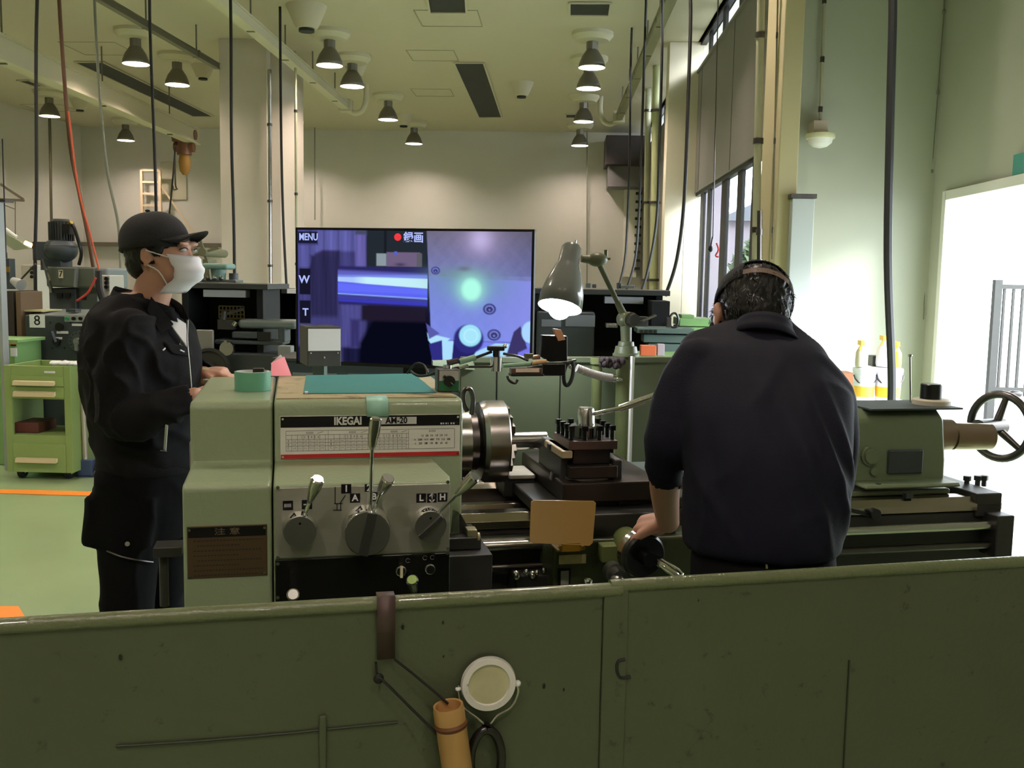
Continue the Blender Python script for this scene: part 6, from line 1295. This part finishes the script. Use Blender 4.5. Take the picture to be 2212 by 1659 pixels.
# ---- bending man in navy, seen from behind
ox=aY(1645,1190,2.04).x; MR=Matrix.Translation((ox,2.04,0)); GR_=lambda:G(MR)
def rp(px,py,y): p=aY(px,py,2.04+y); return V((p.x-ox,y,p.z))
rm=thing('person','man in a navy shirt bending over the lathe, seen from behind','person',(0,0,0),MR)
def sec(py,xl,xr,y,b):   # cross-section of the back from its left and right outline pixels
    a=rp(xl,py,y);c=rp(xr,py,y); return ((a.x+c.x)/2,y,(a.z+c.z)/2,(c.x-a.x)/2,b)
hd_=rp(1622,683,.42)
tl=Matrix.Translation(hd_)@Matrix.Rotation(RAD(12),4,'Y')@Matrix.Rotation(RAD(-36),4,'X')   # head: local y = face forward, z up
g=GR_()
def te(c,r_,n=18,m=12):
    g.ell(tl@V(c),r_,tl.to_3x3(),n,m)
te((0,-.015,.02),(.078,.098,.098)); te((0,.025,-.01),(.068,.075,.098)); te((0,.045,-.065),(.052,.055,.05)); te((0,.065,-.095),(.024,.024,.018)); te((0,.118,-.035),(.012,.016,.018)); te((.03,.08,.02),(.024,.015,.01)); te((-.03,.08,.02),(.024,.015,.01)); te((0,.09,-.068),(.02,.01,.008))
for s_ in (-1,1): te((s_*.082,-.002,-.022),(.009,.019,.030)); te((s_*.086,-.014,-.012),(.012,.008,.022)); te((s_*.079,.002,-.048),(.006,.009,.010))
g.tube([rp(1655,800,.20),rp(1650,735,.29),tl@V((0,-.035,-.055))],[.065,.056,.058],18,3)
g.stack([sec(1240,1545,1760,-.0,.10),sec(1150,1540,1765,.02,.11),sec(1000,1530,1770,.05,.11),sec(880,1530,1760,.12,.10),sec(800,1560,1730,.19,.08),sec(770,1590,1705,.23,.06)],n=28)
shl=rp(1520,800,.19); ebl=rp(1446,965,.135); wrl=rp(1443,1128,.34); shr=rp(1740,840,.18); ebr=rp(1788,1000,.17); wrr=rp(1690,1120,.48)
g.limb([(*shl,.038),(*ebl,.034),(*rp(1436,1050,.2),.035),(*wrl,.027)]); g.limb([(*shr,.040),(*ebr,.036),(*rp(1760,1085,.34),.032),(*wrr,.028)])
hand(g,wrl,V((-.45,.55,-.25)),(.0,.2,-1),1,.55); hand(g,wrr,V((-.5,.6,-.1)),(0,.1,-1),-1,.5)
for s_ in (-1,1): g.limb([(s_*.07,.02,.80,.07),(s_*.11,.03,.50,.06),(s_*.12,-.02,.10,.042)]); g.limb([(s_*.12,-.04,.05,.035),(s_*.125,.06,.04,.034),(s_*.13,.14,.025,.024)],sm=3)
obj('body',baked(g,.0048,4),m_skin,rm,sharp=180,label='neck, ears, forearm and hands of the bending man')
# hair with wet looking strands
g=GR_(); te((0,-.022,.026),(.087,.104,.094)); te((0,-.055,-.025),(.077,.066,.062)); te((0,-.062,-.05),(.058,.045,.04)); 
for s_ in (-1,1): te((s_*.078,.03,-.0),(.012,.026,.034))
hg=baked(g,.005,2,lambda c,n:n*(.004*noise.noise(V((c.x*90,c.y*60,c.z*60)))))
inv=tl.inverted()
def keep_h(c):
    p=inv@c; return not (p.y>.055 and p.z<.05) and not (abs(p.x)>.07 and p.z<-.045) and not (p.y>-.01 and p.z<-.05)
bmesh.ops.delete(hg.bm,geom=[v for v in hg.bm.verts if not keep_h(v.co)],context='VERTS')
hv=[(v.co.copy(),v.normal.copy()) for v in hg.bm.verts]
hr=obj('hair',hg,m_hair,rm,sharp=180)
g=GR_(); rn=random.Random(11)
down=tl.to_3x3()@V((0,-.35,-1)).normalized()
for i in range(1500):
    c,n=hv[rn.randrange(len(hv))]; d=(down+V((rn.uniform(-.5,.5),rn.uniform(-.3,.3),rn.uniform(-.3,.3))))
    d=(d-n*d.dot(n)).normalized(); L_=rn.uniform(.012,.026); s_=n.cross(d).normalized()*rn.uniform(.0008,.0016)
    p0=c+n*.0005; p1=c+n*.004+d*L_*.5; p2=c+n*rn.uniform(.001,.005)+d*L_
    g.poly([p0-s_,p0+s_,p1+s_*.8,p1-s_*.8]); g.poly([p1-s_*.8,p1+s_*.8,p2])
obj('hair_strands',g,m_hair,hr,keep=True,sharp=180,kind='stuff')
# cap
n_=40; rings=[]; ct=tl@Matrix.Translation((0,-.012,.030))@Matrix.Rotation(RAD(-10),4,'X')
for i in range(13):
    t_=i/12*math.pi/2; rr=math.cos(t_)**.85; rings.append([ct@V((.094*rr*math.cos(2*math.pi*j/n_),.112*rr*math.sin(2*math.pi*j/n_),.005+.086*math.sin(t_))) for j in range(n_)])
ring0=[ct@V((.094*math.cos(2*math.pi*j/n_),.112*math.sin(2*math.pi*j/n_),-.012)) for j in range(n_)]
g=GR_(); g.loft([ring0]+rings,cap=False)
ic=ct.inverted()
bmesh.ops.delete(g.bm,geom=[f for f in g.bm.faces if (lambda p:p.y<-.05 and abs(p.x)<.052 and p.z<.052)(ic@f.calc_center_median())],context='FACES')
cap=obj('cap',g,m_cap,rm,sharp=60); s=cap.modifiers.new('s','SOLIDIFY'); s.thickness=.003
obj('adjust_strap',GR_().grid([[ct@V((.097*math.sin(a_),-.116*math.cos(a_),z)) for a_ in np.linspace(-.62,.62,14)] for z in (-.012,.004)]),mat('strap_translucent',(120,100,92),.3),cap)
g=GR_(); rows=[]
for i in range(6):
    r_=i/5; rows.append([ct@V((.080*a_*(1-.2*r_),.095+.085*r_-.05*r_*a_*a_-.02*a_*a_,-.012-.02*a_*a_)) for a_ in np.linspace(-1,1,13)])
g.grid(rows); b=obj('cap_brim',g,m_cap,cap,sharp=180); s=b.modifiers.new('s','SOLIDIFY'); s.thickness=.003
mk=GR_(); mk.tube([tl@V((-.083,-.008,.005)),tl@V((-.08,.03,-.03)),tl@V((-.06,.08,-.045))],.0022,6,3); mk.tube([tl@V((-.083,-.01,-.04)),tl@V((-.07,.04,-.06)),tl@V((-.055,.08,-.07))],.0022,6,3)
obj('mask_loop',mk,m_mask,rm)
g=GR_(); rows=[]
for i in range(7):
    t_=i/6; rows.append([tl@V((.06*a_,.122+.012*math.sin(3.14*t_)-.055*a_*a_,-.022-.085*t_)) for a_ in np.linspace(-1,1,11)])
g.grid(rows); obj('face_mask',g,m_mask,rm,sharp=180)
# shirt
g=GR_()
g.stack([sec(1185,1478,1812,.02,.135),sec(1165,1474,1818,.02,.145),sec(1100,1470,1828,.03,.155),sec(1000,1476,1838,.05,.16),sec(920,1472,1842,.09,.155),sec(850,1462,1836,.14,.145),sec(790,1470,1800,.19,.125),sec(748,1468,1776,.23,.105),sec(722,1494,1744,.27,.085),sec(703,1540,1722,.30,.07),sec(686,1590,1706,.33,.062)],n=40)
g.limb([(*rp(1512,790,.19),.062),(*rp(1490,840,.17),.070),(*rp(1466,910,.14),.070),(*rp(1446,955,.13),.060),(*rp(1436,1000,.15),.044),(*rp(1435,1045,.18),.036)])
g.limb([(*rp(1745,815,.18),.064),(*rp(1783,880,.16),.068),(*rp(1796,980,.14),.060),(*rp(1786,1060,.2),.050),(*rp(1760,1085,.32),.045)])
fold_r=folds(7,.006,(1,.6,.9),21)
def shirt_fold(c,n):
    d=fold_r(c,n)
    # long diagonal pulls from the shoulder blades to the right hip
    for (x0,z0,x1,z1,wd_,am) in ((.08,1.30,.17,1.02,.010,.010),(.02,1.28,.12,1.00,.012,.009),(.13,1.30,.19,1.08,.009,.008),(-.12,1.22,-.10,1.05,.012,-.008),(-.15,1.15,-.06,1.0,.012,.008),(-.02,1.34,.03,1.06,.013,.007)):
        dx,dz=x1-x0,z1-z0; L_=math.hypot(dx,dz); t_=((c.x-x0)*dx+(c.z-z0)*dz)/L_/L_; s_=((c.x-x0)*dz-(c.z-z0)*dx)/L_
        if -.2<t_<1.2: d+=n*(am*math.exp(-(s_/wd_)**2)*math.sin(max(0,min(1,(t_+.2)/1.4))*math.pi))
    return d
sg_=baked(g,.008,6,shirt_fold)
wd=rp(1435,1033,.175); dr=(rp(1436,1060,.20)-rp(1435,1000,.15)).normalized()
bmesh.ops.delete(sg_.bm,geom=[v for v in sg_.bm.verts if ((v.co-wd).dot(dr)>0 and (v.co-wd).length<.07 and v.co.x<rp(1462,1030,.12).x+.012) or (v.co-rp(1740,1090,.37)).length<.04],context='VERTS')
srt=obj('shirt',sg_,m_navy,rm,sharp=180); s=srt.modifiers.new('s','SOLIDIFY'); s.thickness=.003; s.offset=-1
rows=[]
cc=rp(1650,716,.275)
nk=Matrix.Translation(cc)@Matrix.Rotation(RAD(9),4,'Y')@Matrix.Rotation(RAD(-30),4,'X')
for z,r_ in ((-.036,.088),(-.012,.073),(.006,.065),(.018,.063)): rows.append([nk@V((r_*1.0*math.sin(a_),-r_*math.cos(a_),z)) for a_ in np.linspace(-2.2,2.2,31)])
g=GR_(); g.grid(rows); c_=obj('shirt_collar',g,m_navy,srt,sharp=180); s=c_.modifiers.new('s','SOLIDIFY'); s.thickness=.005
# trousers, belt
g=GR_(); g.stack([sec(1178,1500,1800,.02,.12),sec(1215,1492,1806,.01,.13),sec(1300,1490,1808,.01,.135),sec(1400,1495,1800,.02,.12)],n=32)
for s_ in (-1,1): g.limb([(s_*.085,.01,.82,.10),(s_*.10,.03,.50,.085),(s_*.12,-.01,.28,.078),(s_*.12,-.02,.09,.075)])
tr=obj('trousers',baked(g,.01,4,folds(6,.007,(1,1,.8),13)),m_trou,rm,sharp=180)
BV=mkbv(tr)
def on2(x,y): 
    h=BV.ray_cast(CAM,ray(x,y)); return h[0] if h[0] else aY(x,y,1.9)
obj('belt_loop',G().bar(on2(1660,1178)-ray(1660,1178)*.012,on2(1656,1222)-ray(1656,1222)*.012,.012,.004,up=(0,1,0)),mat('belt_tan',(120,116,84),.6),tr)
obj('belt',G().tube([on2(x,1188+ (x-1640)*-.0)-ray(x,1188)*.006 for x in range(1520,1790,20)],.010,8),m_oil,tr)
lg=[on2(x,y)-ray(x,y)*.010 for x,y in ((1614,1189),(1622,1194),(1630,1190),(1636,1196),(1628,1199),(1618,1202),(1626,1206),(1634,1203))]
obj('waist_emblem',G().tube(lg,.0018,6,2),mat('thread_grey',(150,150,150),.5),tr)
for s_ in (-1,1): obj('shoe',GR_().limb([(s_*.12,-.05,.05,.045),(s_*.125,.05,.042,.044),(s_*.13,.14,.035,.034)],sm=3),m_rubber,rm,sharp=180)
